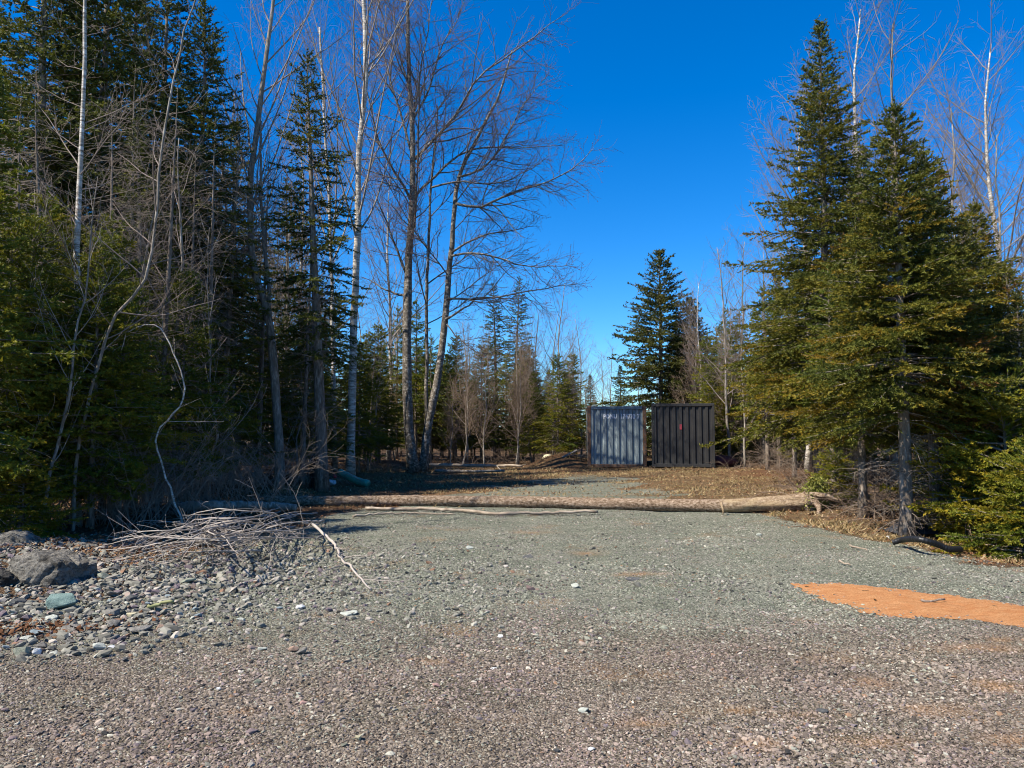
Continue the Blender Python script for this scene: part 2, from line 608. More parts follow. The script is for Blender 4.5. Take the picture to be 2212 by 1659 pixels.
def scatter(name, P, size, colr, rng, flat=0.6):
    me = mesh_np(name, P, np.zeros((0, 3), int), None, {"sz": size, "col": colr,
                 "rt": rng.uniform(0, 2 * pi, (len(P), 3)) * np.array([0.09, 0.09, 1.0]), "vr": rng.integers(0, 5, len(P)).astype(float)})
    o = link(name, me, kind="stuff")
    ng = bpy.data.node_groups.new(name, 'GeometryNodeTree')
    ng.interface.new_socket("Geometry", in_out='INPUT', socket_type='NodeSocketGeometry')
    ng.interface.new_socket("Geometry", in_out='OUTPUT', socket_type='NodeSocketGeometry')
    N, L = ng.nodes, ng.links
    gi, go = N.new("NodeGroupInput"), N.new("NodeGroupOutput")
    g2i = N.new("GeometryNodeGeometryToInstance")
    for k in range(5):
        ico = N.new("GeometryNodeMeshIcoSphere")
        ico.inputs['Radius'].default_value = 0.5
        ico.inputs['Subdivisions'].default_value = 1
        nz = N.new("ShaderNodeTexNoise")
        nz.noise_dimensions = '4D'
        nz.inputs['W'].default_value = k * 3.7
        nz.inputs['Scale'].default_value = 1.6
        sub = N.new("ShaderNodeVectorMath")
        sub.operation = 'SUBTRACT'
        sub.inputs[1].default_value = (0.5, 0.5, 0.5)
        L.new(nz.outputs['Color'], sub.inputs[0])
        pos = N.new("GeometryNodeInputPosition")
        add = N.new("ShaderNodeVectorMath")
        add.operation = 'MULTIPLY_ADD'
        add.inputs[1].default_value = (1.3, 1.3, 1.3)
        L.new(sub.outputs[0], add.inputs[0])
        L.new(pos.outputs[0], add.inputs[2])
        scv = N.new("ShaderNodeVectorMath")
        scv.operation = 'MULTIPLY'
        scv.inputs[1].default_value = (1.15, 0.85, flat)
        L.new(add.outputs[0], scv.inputs[0])
        sp_ = N.new("GeometryNodeSetPosition")
        L.new(ico.outputs['Mesh'], sp_.inputs['Geometry'])
        L.new(scv.outputs[0], sp_.inputs['Position'])
        sm = N.new("GeometryNodeSetMaterial")
        sm.inputs['Material'].default_value = MAT_GRAVEL
        L.new(sp_.outputs[0], sm.inputs['Geometry'])
        sh = N.new("GeometryNodeSetShadeSmooth")
        sh.inputs['Shade Smooth'].default_value = False
        L.new(sm.outputs[0], sh.inputs['Geometry'])
        L.new(sh.outputs[0], g2i.inputs[0])
    iop = N.new("GeometryNodeInstanceOnPoints")
    L.new(gi.outputs[0], iop.inputs['Points'])
    L.new(g2i.outputs[0], iop.inputs['Instance'])
    iop.inputs['Pick Instance'].default_value = True

    def named(nm, dt):
        a_ = N.new("GeometryNodeInputNamedAttribute")
        a_.data_type = dt
        a_.inputs['Name'].default_value = nm
        return a_.outputs[0]
    L.new(named("vr", 'FLOAT'), iop.inputs['Instance Index'])
    L.new(named("sz", 'FLOAT'), iop.inputs['Scale'])
    e2r = N.new("FunctionNodeEulerToRotation")
    L.new(named("rt", 'FLOAT_VECTOR'), e2r.inputs[0])
    L.new(e2r.outputs[0], iop.inputs['Rotation'])
    L.new(iop.outputs[0], go.inputs[0])
    md = o.modifiers.new("scatter", 'NODES')
    md.node_group = ng
    return o


def gravel_cols(n, x, y, rng, pale=0.05):
    g = rng.normal(0.198, 0.076, n)[:, None] * np.array([[1.02, 1.01, 0.79]])
    b = rng.normal(0.158, 0.068, n)[:, None] * np.array([[1.20, 0.95, 0.76]])
    fr = (1 - sstep(5.0, 7.4, y + 0.5 * vnoise(x, y, 1.1, 8) - 0.12 * x))
    pick = rng.random(n) < fr * 0.9 + 0.05
    c = np.where(pick[:, None], b, g)
    k = rng.random(n)
    c = np.where((k < pale)[:, None], np.array([[0.40, 0.37, 0.30]]) * rng.uniform(0.7, 1.2, (n, 1)), c)
    c = np.where(((k > 0.90) & (k < 0.96))[:, None], np.array([[0.16, 0.13, 0.135]]) * rng.uniform(0.7, 1.2, (n, 1)), c)
    c = np.where((k > 0.975)[:, None], np.array([[0.25, 0.15, 0.09]]), c)
    cl = clay_share(x, y) * rng.uniform(0.3, 1.0, n)
    c = c * (1 - cl[:, None]) + cl[:, None] * np.array([[0.32, 0.195, 0.105]]) * rng.uniform(0.8, 1.2, (n, 1))
    return np.clip(c, 0.02, 0.7)


def sand_in(x, y):
    d = np.full(len(x), 9.0)
    for i in range(len(SAND)):
        a_, b_ = SAND[i], SAND[(i + 1) % len(SAND)]
        ab = b_ - a_
        t_ = np.clip(((x - a_[0]) * ab[0] + (y - a_[1]) * ab[1]) / ab.dot(ab), 0, 1)
        d = np.minimum(d, np.hypot(x - a_[0] - t_ * ab[0], y - a_[1] - t_ * ab[1]))
    return sstep(0.0, 0.40, d + 0.08 * vnoise(x, y, 0.1, 41))


def in_view(x, y, pad=0.5):
    return np.abs(x) < y * 0.70 + pad


def gravel_points(n, y0, y1, rng, power=1.0):
    # more per square metre close to the camera
    t = rng.random(n)
    y = y0 * (y1 / y0) ** t if power else y0 + (y1 - y0) * t
    x = rng.uniform(-1, 1, n) * (y * 0.70 + 0.4)
    return x, y


rng = np.random.default_rng(11)
x, y = gravel_points(240000, 3.0, 15.5, rng)
keep = (rng.random(len(x)) < (gravel_share(x, y) * 0.96 + 0.02) * (1 - 0.6 * clay_share(x, y))) & (~poly_mask(x, y, SAND) | (rng.random(len(x)) < 0.05 + 0.75 * (1 - sand_in(x, y))))
x, y = x[keep], y[keep]
tone = 1 + 0.16 * vnoise(x, y, 0.75, 61) + 0.10 * vnoise(x, y, 0.24, 62)
sz = (1 + 0.30 * vnoise(x, y, 0.9, 63)) * np.clip(rng.lognormal(math.log(0.0112), 0.40, len(x)), 0.005, 0.042) * (0.85 + 0.040 * y)
P = np.column_stack([x, y, hgt(x, y) + sz * 0.08])
gc = gravel_cols(len(x), x, y, rng) * tone[:, None] * (1 + 0.05 * vnoise(x, y, 0.5, 64)[:, None] * np.array([[1.0, -0.3, 0.9]]))
scatter("gravel", P, sz, np.clip(gc, 0.02, 0.7), rng, 0.52)

# rubble: fist-sized broken stone among the named stones, left side and middle of the lot
n = 9000
x = rng.normal(-4.2, 1.5, n)
y = rng.normal(7.6, 1.5, n)
x2 = rng.normal(-1.4, 1.6, 1100)
y2 = rng.normal(8.3, 1.3, 1100)
x, y = np.concatenate([x, x2]), np.concatenate([y, y2])
keep = in_view(x, y) & (y > 4.6) & (y < 13) & (x > -9) & (y - 5.0 > (x + 5) * 0.18)
x, y = x[keep], y[keep]
sz = np.clip(rng.lognormal(math.log(0.040), 0.42, len(x)), 0.018, 0.11) * np.where(x > -2.4, 0.75, 1.0)
c = gravel_cols(len(x), x, y + 4, rng, 0.10) * 0.92 * np.array([[1.03, 0.99, 1.03]])
scatter("rubble", np.column_stack([x, y, hgt(x, y) + sz * 0.16]), sz, c, rng, 0.55)


# ------------------------------------------------------------------ dry leaves and dead grass
def tri_cloud(name, P, D, U, L_, W_, mat, tint, kind="stuff", parent=None, bend=0.3):
    """leaf-like folded diamonds: base point, direction, side, length, width"""
    n = len(P)
    Nn = np.cross(D, U)
    a = P
    b = P + D * L_[:, None] * 0.5 + U * W_[:, None] * 0.5 + Nn * (L_ * bend * 0.5)[:, None]
    c = P + D * L_[:, None] - Nn * (L_ * bend * 0.2)[:, None]
    d = P + D * L_[:, None] * 0.5 - U * W_[:, None] * 0.5 + Nn * (L_ * bend * 0.5)[:, None]
    V = np.stack([a, b, c, d], 1).reshape(-1, 3)
    i = np.arange(n)[:, None] * 4
    F = np.concatenate([i + np.array([[0, 1, 2]]), i + np.array([[0, 2, 3]])])
    me = mesh_np(name, V, F, mat, {"tint": np.repeat(tint, 4)})
    return link(name, me, parent, kind=kind)


def unit(a):
    return a / np.maximum(np.linalg.norm(a, axis=-1, keepdims=True), 1e-9)


m = M("dry leaves", 0.9, 0.1)
m.base(m.ramp(m.attr("tint"), [(0.0, (0.05, 0.025, 0.014)), (0.4, (0.15, 0.07, 0.034)), (0.7, (0.25, 0.145, 0.075)), (1.0, (0.38, 0.28, 0.17))]))
MAT_LEAF = m.m
rng = np.random.default_rng(21)
n = 70000
y = 8.6 * (46 / 8.6) ** rng.random(n)
x = rng.uniform(-1, 1, n) * (y * 0.72 + 0.5)
gs = gravel_share(x, y)
keep = rng.random(n) < (1 - gs) * 0.95 * np.where(y > 33, 0.5, 1)
xr = np.concatenate([x[keep], rng.normal(-4.05, 0.42, 900), rng.normal(-4.6, 0.5, 600)])
yr = np.concatenate([y[keep], np.zeros(1500)])
k0 = keep.sum()
yr[k0:] = np.concatenate([5.95 + 0.35 * (xr[k0:k0 + 900] + 4.05) + rng.normal(0, 0.14, 900), rng.normal(9.3, 0.6, 600)])
P = np.column_stack([xr, yr, hgt(xr, yr) + rng.uniform(0.008, 0.035, len(xr))])
az = rng.uniform(0, 2 * pi, len(P))
el = rng.normal(0.0, 0.45, len(P))
D = np.column_stack([np.cos(az) * np.cos(el), np.sin(az) * np.cos(el), np.sin(el)])
U = unit(np.cross(D, np.column_stack([rng.normal(0, 0.35, len(P)), rng.normal(0, 0.35, len(P)), np.ones(len(P))])))
Ls = rng.uniform(0.025, 0.06, len(P)) * (0.8 + yr * 0.02)
tt = np.clip(rng.normal(0.5, 0.25, len(P)), 0, 1)
tt[k0:k0 + 900] *= 0.55
tri_cloud("leaf_litter", P, D, U, Ls, Ls * 0.65, MAT_LEAF, tt)

m = M("dead grass", 0.9, 0.1)
m.base(m.ramp(m.attr("tint"), [(0.0, (0.085, 0.08, 0.022)), (0.3, (0.15, 0.10, 0.045)), (0.7, (0.25, 0.18, 0.09)), (1.0, (0.37, 0.30, 0.18))]))
MAT_STRAW = m.m
n = 90000
y = np.concatenate([rng.uniform(15.6, 33, n), rng.uniform(8.5, 15.5, 9000)])
x = np.concatenate([rng.uniform(-6.5, 9.5, n), np.zeros(9000)])
x[n:] = road_right(y[n:]) + np.abs(rng.normal(0.0, 0.5, 9000)) + 0.05
clump = vnoise(x, y, 0.45, 9) + 0.7 * vnoise(x, y, 1.4, 10)
keep = (rng.random(len(x)) < sstep(-0.35, 1.0, clump) * (1 - 0.8 * (gravel_share(x, y) > 0.55)))
x, y = x[keep], y[keep]
P = np.column_stack([x, y, hgt(x, y) - 0.005])
az = rng.uniform(0, 2 * pi, len(P))
el = rng.uniform(0.15, 1.1, len(P))
D = np.column_stack([np.cos(az) * np.cos(el), np.sin(az) * np.cos(el), np.sin(el)])
U = unit(np.cross(D, np.array([[0, 0, 1.0]]) + rng.normal(0, 0.2, (len(P), 3))))
Ls = rng.uniform(0.04, 0.13, len(P))
tri_cloud("dead_grass", P, D, U, Ls, rng.uniform(0.004, 0.009, len(P)) * (0.7 + y * 0.03), MAT_STRAW,
          np.clip(rng.normal(0.55, 0.22, len(P)), 0, 1), bend=0.25)


# ------------------------------------------------------------------ the two containers
def add_box(bm, x0, x1, y0, y1, z0, z1, bev=0.0):
    r = bmesh.ops.create_cube(bm, size=1.0)
    vs = r['verts']
    for v in vs:
        v.co = Vector(((x0 + x1) / 2 + v.co.x * (x1 - x0), (y0 + y1) / 2 + v.co.y * (y1 - y0), (z0 + z1) / 2 + v.co.z * (z1 - z0)))
    if bev:
        es = list({e for v in vs for e in v.link_edges})
        bmesh.ops.bevel(bm, geom=es, offset=bev, segments=1, affect='EDGES', profile=0.5)


def bm_obj(name, bm, mat, parent=None, **props):
    me = bpy.data.meshes.new(name)
    bm.to_mesh(me)
    bm.free()
    me.materials.append(mat)
    return link(name, me, parent, **props)


def mat_steel(name, col, dark, rust, rust_amt=0.3, rough=0.5):
    m = M(name, rough, 0.4)
    co = m.coords((1, 1, 0.22))
    st = m.noise(co, 7, 5, 0.7)
    fine = m.noise(m.coords(), 16, 5, 0.7)
    c = m.mix(m.ramp(st, [(0.38, 0.0), (0.68, 0.8)]), col, dark)
    c = m.mix(m.ramp(fine, [(0.62 - rust_amt * 0.25, 0.0), (0.74 - rust_amt * 0.2, min(1.0, 0.25 + rust_amt))]), c, rust)
    m.base(c)
    m.l(m.ramp(st, [(0.3, rough - 0.1), (0.7, rough + 0.2)]), m.b.inputs['Roughness'])
    m.bump(fine, 0.12, 0.01)
    return m.m


BLUE = mat_steel("blue grey paint", (0.24, 0.29, 0.305), (0.125, 0.155, 0.168), (0.16, 0.09, 0.05), 0.10)
BLUE_TRIM = mat_steel("weathered frame paint", (0.10, 0.085, 0.07), (0.055, 0.045, 0.04), (0.20, 0.085, 0.035), 0.75, 0.75)
BLUE_TOP = mat_steel("header paint", (0.20, 0.26, 0.29), (0.12, 0.15, 0.17), (0.15, 0.09, 0.06), 0.25)
BLACK = mat_steel("black paint", (0.032, 0.031, 0.031), (0.017, 0.017, 0.017), (0.075, 0.06, 0.05), 0.12, 0.5)
BLACK_TRIM = mat_steel("black frame paint", (0.032, 0.031, 0.031), (0.018, 0.018, 0.018), (0.06, 0.045, 0.035), 0.2, 0.55)
m = M("white stencil paint", 0.7, 0.2)
n_ = m.noise(m.coords(), 9, 4, 0.7)
m.base(m.ramp(n_, [(0.3, (0.55, 0.58, 0.60)), (0.6, (0.82, 0.84, 0.84))]))
MAT_WHITE = m.m


def corr(x, x0, pitch, depth, a=0.30, s=0.14):
    """trapezoid corrugation: 0 on the outer face, depth in the grooves"""
    t = ((x - x0) / pitch) % 1.0
    if t < a:
        return 0.0
    if t < a + s:
        return depth * (t - a) / s
    if t < 1 - s:
        return depth
    return depth * (1 - t) / s


def corr_profile(x0, x1, pitch, depth, a=0.30, s=0.14):
    xs = [x0]
    k = 0
    while True:
        for f in (a, a + s, 1 - s, 1.0):
            xx = x0 + (k + f) * pitch
            if xx >= x1 - 1e-4:
                xs.append(x1)
                return xs
            xs.append(xx)
        k += 1


def sheet(pts2, z0, z1, mat, name, parent, axis_y=True, thick=0.004):
    """vertical corrugated sheet from a plan polyline, a few mm thick"""
    bm = bmesh.new()
    rows = []
    for z in (z0, z1):
        rows.append([bm.verts.new((p[0], p[1], z)) for p in pts2])
    for i in range(len(pts2) - 1):
        bm.faces.new((rows[0][i], rows[0][i + 1], rows[1][i + 1], rows[1][i]))
    bmesh.ops.recalc_face_normals(bm, faces=bm.faces[:])
    bmesh.ops.solidify(bm, geom=bm.faces[:], thickness=thick)
    return bm_obj(name, bm, mat, parent)


def container(label, cx, cy, w, h, rot, panel, trim, header, ridges, group):
    L = 6.05
    t = thing("shipping_container", label, "container", (cx, cy, H(cx, cy) + 0.02), rot, group)
    hw = w / 2
    pw = 0.15 if ridges == 8 else 0.09
    for sx in (-1, 1):
        bm = bmesh.new()
        xo, xi = sorted((sx * hw, sx * (hw - pw)))
        add_box(bm, xo, xi, 0, 0.16, 0.123, h - 0.123, 0.008)
        bm_obj("corner_post", bm, trim, t)
        bm = bmesh.new()
        add_box(bm, xo, xi, L - 0.16, L, 0.123, h - 0.123, 0.008)
        bm_obj("corner_post", bm, trim, t)
        for yy in (0, L - 0.18):
            for zz in (0, h - 0.12):
                bm = bmesh.new()
                xc, xd = sorted((sx * (hw + 0.004), sx * (hw - 0.165)))
                add_box(bm, xc, xd, yy - 0.004, yy + 0.18, zz, zz + 0.12, 0.012)
                bm_obj("corner_casting", bm, trim, t)
        # side wall
        pts = []
        xs = corr_profile(0.17, L - 0.17, 0.278, 0.036)
        for q in xs:
            pts.append((sx * (hw - 0.02 - corr(q, 0.17, 0.278, 0.036)), q))
        sheet(pts, 0.16, h - 0.08, panel, "side_wall", t)
        for zz, hh in ((0.0, 0.16), (h - 0.08, 0.078)):
            bm = bmesh.new()
            xa, xb = sorted((sx * hw * 0.998, sx * (hw - 0.07)))
            add_box(bm, xa, xb, 0.19, L - 0.19, zz + 0.01, zz + hh, 0.006)
            bm_obj("side_rail", bm, trim, t)
    x0, x1 = -hw + pw + 0.004, hw - pw - 0.004
    pitch = (x1 - x0) / ridges
    dep = 0.05
    pts = [(q, 0.03 + corr(q, x0, pitch, dep, 0.36, 0.13)) for q in corr_profile(x0, x1, pitch, dep, 0.36, 0.13)]
    sheet(pts, 0.15, h - 0.13, panel, "end_wall", t)
    bm = bmesh.new()
    add_box(bm, -hw + 0.17, hw - 0.17, 0.004, 0.12, 0.015, 0.15, 0.008)
    bm_obj("bottom_sill", bm, trim, t)
    bm = bmesh.new()
    add_box(bm, -hw + 0.17, hw - 0.17, 0.004, 0.12, h - 0.13, h - 0.01, 0.008)
    bm_obj("header_rail", bm, header, t)
    bm = bmesh.new()
    add_box(bm, -hw + 0.08, hw - 0.08, 0.13, L - 0.05, h - 0.05, h - 0.02, 0.0)
    bm_obj("roof_panel", bm, panel, t)
    bm = bmesh.new()
    add_box(bm, -hw + 0.08, hw - 0.08, 0.13, L - 0.05, 0.10, 0.14, 0.0)
    bm_obj("floor_panel", bm, trim, t)
    bm = bmesh.new()
    add_box(bm, -hw + 0.17, hw - 0.17, L - 0.08, L - 0.01, 0.05, h - 0.05, 0.0)
    bm_obj("door_panel", bm, panel, t)
    # drain slots: dark shadow caps where each groove meets the header
    return t, x0, pitch, dep


pA = (W(1270, 1010, 31.2)[0] + W(1396, 1010, 31.2)[0]) / 2
contA, ax0, apitch, adep = container("blue grey corrugated shipping container with rusty corner posts and white stencilled number", pA, 31.2, 2.44, 2.56,
                                     radians(-5.2), BLUE, BLUE_TRIM, BLUE_TOP, 8, "shipping containers at the end of the drive")
pB = (W(1409, 1014, 30.2)[0] + W(1544, 1014, 30.2)[0]) / 2
contB, bx0, bpitch, bdep = container("black corrugated shipping container with a small red tag, standing beside the blue grey one", pB, 30.2, 2.48, 2.58,
                                     radians(-10.5), BLACK, BLACK_TRIM, BLACK_TRIM, 9, "shipping containers at the end of the drive")

# the stencilled number follows the corrugation
cu = bpy.data.curves.new("stencil", 'FONT')
cu.body = "PONU  174733 7"
cu.size = 0.215
cu.space_character = 1.12
cu.offset = 0.012
cu.resolution_u = 2
to = bpy.data.objects.new("stencil", cu)
COL.objects.link(to)
dg = bpy.context.evaluated_depsgraph_get()
dg.update()
tm = bpy.data.meshes.new_from_object(to.evaluated_get(dg))
COL.objects.unlink(to)
bpy.data.objects.remove(to)
bm = bmesh.new()
bm.from_mesh(tm)
wid = max(v.co.x for v in bm.verts) - min(v.co.x for v in bm.verts)
sx_ = 1.50 / wid
xm = min(v.co.x for v in bm.verts)
for v in bm.verts:
    v.co.x = -0.545 + (v.co.x - xm) * sx_
bks = [ax0 + (k + f) * apitch for k in range(9) for f in (0, 0.36, 0.49, 0.87)]
for q in bks:
    bmesh.ops.bisect_plane(bm, geom=bm.verts[:] + bm.edges[:] + bm.faces[:], plane_co=(q, 0, 0), plane_no=(1, 0, 0))
for v in bm.verts:
    xx, yy = v.co.x, v.co.y
    v.co = Vector((xx, 0.03 - 0.008 + corr(xx, ax0, apitch, adep, 0.36, 0.13), 2.05 + yy * 1.15))
bm.verts.ensure_lookup_table()
seen, isl = set(), []
for v0 in bm.verts:
    if v0.index in seen:
        continue
    st_, comp = [v0], []
    seen.add(v0.index)
    while st_:
        q = st_.pop()
        comp.append(q)
        for e in q.link_edges:
            w_ = e.other_vert(q)
            if w_.index not in seen:
                seen.add(w_.index)
                st_.append(w_)
    isl.append(comp)
for comp in sorted(isl, key=lambda c_: min(q.co.x for q in c_)):
    ids = {q.index: k_ for k_, q in enumerate(comp)}
    fs = [[ids[q.index] for q in f.verts] for f in {f for q in comp for f in q.link_faces}]
    me = bpy.data.meshes.new("stencil_character")
    me.from_pydata([q.co[:] for q in comp], [], fs)
    me.materials.append(MAT_WHITE)
    link("stencil_character", me, contA)
bm.free()

m = M("red tag", 0.6, 0.3)
m.base((0.36, 0.05, 0.07))
bm = bmesh.new()
add_box(bm, -0.045, 0.045, 0.016, 0.026, 1.52, 1.73, 0.004)
tag_ = bm_obj("tag", bm, m.m, contB)
tag_.location = (bx0 + bpitch * 4.18, 0, 0)
T = Tubes()
a = np.linspace(0, 2 * pi, 13)
T.add(np.column_stack([0.07 + 0.085 * np.cos(a), np.full(13, 0.014), 1.51 + 0.085 * np.sin(a)]), np.full(13, 0.009), 5)
m = M("lock metal", 0.4, 0.5)
m.base((0.25, 0.25, 0.25))
r_ = link("lock_ring", T.mesh("lock_ring", m.m), contB)
r_.location = (bx0 + bpitch * 4.18, 0, 0)


# ------------------------------------------------------------------ conifers
def emit_needles(P, D, S, tint, rng, k=5, mat=None, name="crown", wide=0.24):
    """k slim triangles round each bit of twig"""
    n = len(P)
    P = np.repeat(P, k, 0)
    D = np.repeat(D, k, 0)
    S = np.repeat(S, k) * rng.uniform(0.75, 1.3, n * k)
    tint = np.repeat(tint, k) + rng.normal(0, 0.06, n * k)
    ref = np.where(np.abs(D[:, 2:3]) > 0.8, np.array([[1.0, 0, 0]]), np.array([[0, 0, 1.0]]))
    s = unit(np.cross(D, ref))
    u = np.cross(s, D)
    ph = rng.uniform(-0.35 * pi, 1.35 * pi, n * k)
    pr = s * np.cos(ph)[:, None] + u * np.sin(ph)[:, None]
    be = rng.uniform(0.6, 1.05, n * k)[:, None]
    B = D * np.cos(be) + pr * np.sin(be)
    base = P + D * (S * rng.uniform(-0.5, 0.9, n * k))[:, None]
    tw = unit(np.cross(B, rng.normal(0, 1, (n * k, 3))))
    wv = tw * (S * wide)[:, None]
    V = np.stack([base - wv, base + wv, base + B * S[:, None]], 1).reshape(-1, 3)
    F = np.arange(n * k * 3).reshape(-1, 3)
    return mesh_np(name, V, F, mat, {"tint": np.repeat(np.clip(tint, 0, 1), 3)})


def conifer(name, label, cat, h, crown0, rmax, seed, mat, bark, r0=0.12, step=0.16, per=5, seg=0.055, nee=0.05, k=5, top_sharp=1.0,
            droop=0.25, gap=0.0, yellow=0.0, dead=30, lean=0.0, density=1.0, base_tint=0.42, group=None, shape=0.75, dead_len=0.9, wide=0.24, sec=1.0):
    rng = np.random.default_rng(seed)
    root = thing(name, label, cat, group=group)
    # trunk
    nz = 14
    zz = np.linspace(0, h, nz)
    wob = np.cumsum(rng.normal(0, 0.012 * h / nz, (nz, 2)), axis=0)
    tp = np.column_stack([wob[:, 0] + lean * zz, wob[:, 1], zz - 0.1])
    rad = r0 * np.power(np.clip(1 - zz / h, 0.02, 1), 0.85)
    rad[0] *= 1.35
    T = Tubes()
    T.add(tp, rad, 9)
    link("trunk", T.mesh("trunk", bark), root)

    def tpos(z):
        return np.array([np.interp(z, zz, tp[:, 0]), np.interp(z, zz, tp[:, 1]), z - 0.1])
    TB = Tubes()
    PS, DS, SS, TS = [], [], [], []
    z = crown0
    while z < h - 0.12:
        f = (z - crown0) / (h - crown0)            # 0 base, 1 top
        prof = np.power(1 - f, shape) * (0.55 + 0.45 * min(1, f / 0.18 + 0.25))
        nb = max(3, int(per * (1 - 0.35 * f) + rng.random()))
        a0 = rng.uniform(0, 2 * pi)
        for b in range(nb):
            if rng.random() < gap:
                continue
            az = a0 + 2 * pi * b / nb + rng.normal(0, 0.35)
            L = rmax * prof * rng.uniform(0.48, 1.22) + 0.05
            if rng.random() < 0.08:
                L *= 1.25
            e0 = np.interp(f, [0, 0.5, 0.85, 1.0], [-0.10, 0.18, 0.55, 1.1]) + rng.normal(0, 0.1)
            n_ = 7
            s = np.linspace(0, 1, n_)
            el = e0 - droop * 2.2 * s * (1 - 0.75 * s) * np.interp(f, [0, 0.8, 1], [1.2, 0.8, 0.2])
            el = el + 0.55 * droop * s ** 2
            azs = az + rng.normal(0, 0.10) * s
            d = np.column_stack([np.cos(azs) * np.cos(el), np.sin(azs) * np.cos(el), np.sin(el)])
            p = tpos(z) + np.vstack([np.zeros(3), np.cumsum(d[:-1], 0) * (L / (n_ - 1))])
            TB.add(p, np.linspace(0.006 + 0.009 * L, 0.0025, n_), 3)
            # twigs: flat sprays left and right
            m_ = max(4, int(L / (0.075 * (nee / 0.05)) * density * sec))
            ts = rng.uniform(0.10 if f > 0.25 else 0.22, 1.0, m_)
            side = rng.choice([-1, 1], m_)
            pi_ = np.stack([np.interp(ts, s, p[:, j]) for j in range(3)], 1)
            di_ = unit(np.stack([np.interp(ts, s, d[:, j]) for j in range(3)], 1))
            up = np.array([[0, 0, 1.0]])
            sd = unit(np.cross(di_, up)) * side[:, None]
            ang = rng.uniform(0.55, 1.05, m_)[:, None]
            td = unit(di_ * np.cos(ang) + sd * np.sin(ang) + np.column_stack([np.zeros(m_), np.zeros(m_), rng.normal(-0.10, 0.22, m_)]))
            tl = (0.42 * L * (1.02 - ts) + 0.10) * rng.uniform(0.6, 1.15, m_)
            tl = np.minimum(tl, 0.75)
            bt = rng.normal(0, 0.10) + (yellow if rng.random() < 0.55 else 0.0) * (1 - f) * 1.2 + (0.75 * yellow if rng.random() < 0.12 else 0)
            ns = max(2, int(np.ceil(tl.max() / seg)))
            q = (np.arange(ns) + 0.5) * seg
            ok = q[None, :] < tl[:, None]
            sag = -0.12 * (q[None, :] ** 2)
            pp = pi_[:, None, :] + td[:, None, :] * q[None, :, None]
            pp[:, :, 2] += sag
            dd = np.broadcast_to(td[:, None, :], pp.shape)
            tip = q[None, :] / tl[:, None]
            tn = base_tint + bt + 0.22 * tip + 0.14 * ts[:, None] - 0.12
            PS.append(pp[ok])
            DS.append(dd[ok])
            SS.append(np.full(ok.sum(), nee))
            TS.append(np.broadcast_to(tn, ok.shape)[ok])
            # needles along the branch itself
            nb_ = max(2, int(L / seg * 0.8))
            t2 = rng.uniform(0.3, 1.0, nb_)
            PS.append(np.stack([np.interp(t2, s, p[:, j]) for j in range(3)], 1))
            DS.append(unit(np.stack([np.interp(t2, s, d[:, j]) for j in range(3)], 1)))
            SS.append(np.full(nb_, nee))
            TS.append(np.full(nb_, base_tint + bt))
        z += step * rng.uniform(0.6, 1.4) * (1 - 0.35 * f)
    # leader
    nl = int(0.9 / seg)
    q = np.linspace(h - 0.75, h + 0.05, nl)
    PS.append(np.stack([tpos(v) for v in q]))
    DS.append(np.tile(np.array([[0.02, 0.01, 1.0]]), (nl, 1)))
    SS.append(np.full(nl, nee * 1.1))
    TS.append(np.full(nl, base_tint))
    # dead twigs under the crown
    for i in range(dead):
        z = rng.uniform(0.25, crown0 + 0.2 * (h - crown0))
        az = rng.uniform(0, 2 * pi)
        L = rng.uniform(0.25, dead_len)
        s = np.linspace(0, 1, 6)
        el = rng.normal(0.05, 0.25) - 0.7 * s * rng.uniform(0.3, 1.2)
        azs = az + np.cumsum(rng.normal(0, 0.14, 6))
        d = np.column_stack([np.cos(azs) * np.cos(el), np.sin(azs) * np.cos(el), np.sin(el)])
        p = tpos(z) + np.vstack([np.zeros(3), np.cumsum(d[:-1], 0) * (L / 5)])
        TB.add(p, np.linspace(0.0065, 0.002, 6), 3)
        for j in range(rng.integers(2, 6)):
            t0 = rng.uniform(0.25, 0.95)
            b0 = np.array([np.interp(t0, s, p[:, c]) for c in range(3)])
            a2 = az + rng.choice([-1, 1]) * rng.uniform(0.5, 1.1)
            l2 = L * rng.uniform(0.2, 0.45)
            s2 = np.linspace(0, 1, 4)[:, None]
            e2 = rng.normal(-0.2, 0.3)
            p2 = b0 + s2 * l2 * np.array([cos(a2) * cos(e2), sin(a2) * cos(e2), sin(e2)]) + s2 ** 2 * np.array([0, 0, -0.06])
            TB.add(p2, np.linspace(0.0032, 0.0014, 4), 3)
    link("branches", TB.mesh("branches", TWIG_DEAD), root)
    P, D, S, Tn = np.vstack(PS), np.vstack(DS), np.concatenate(SS), np.concatenate(TS)
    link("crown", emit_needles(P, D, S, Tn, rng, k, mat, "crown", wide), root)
    return root


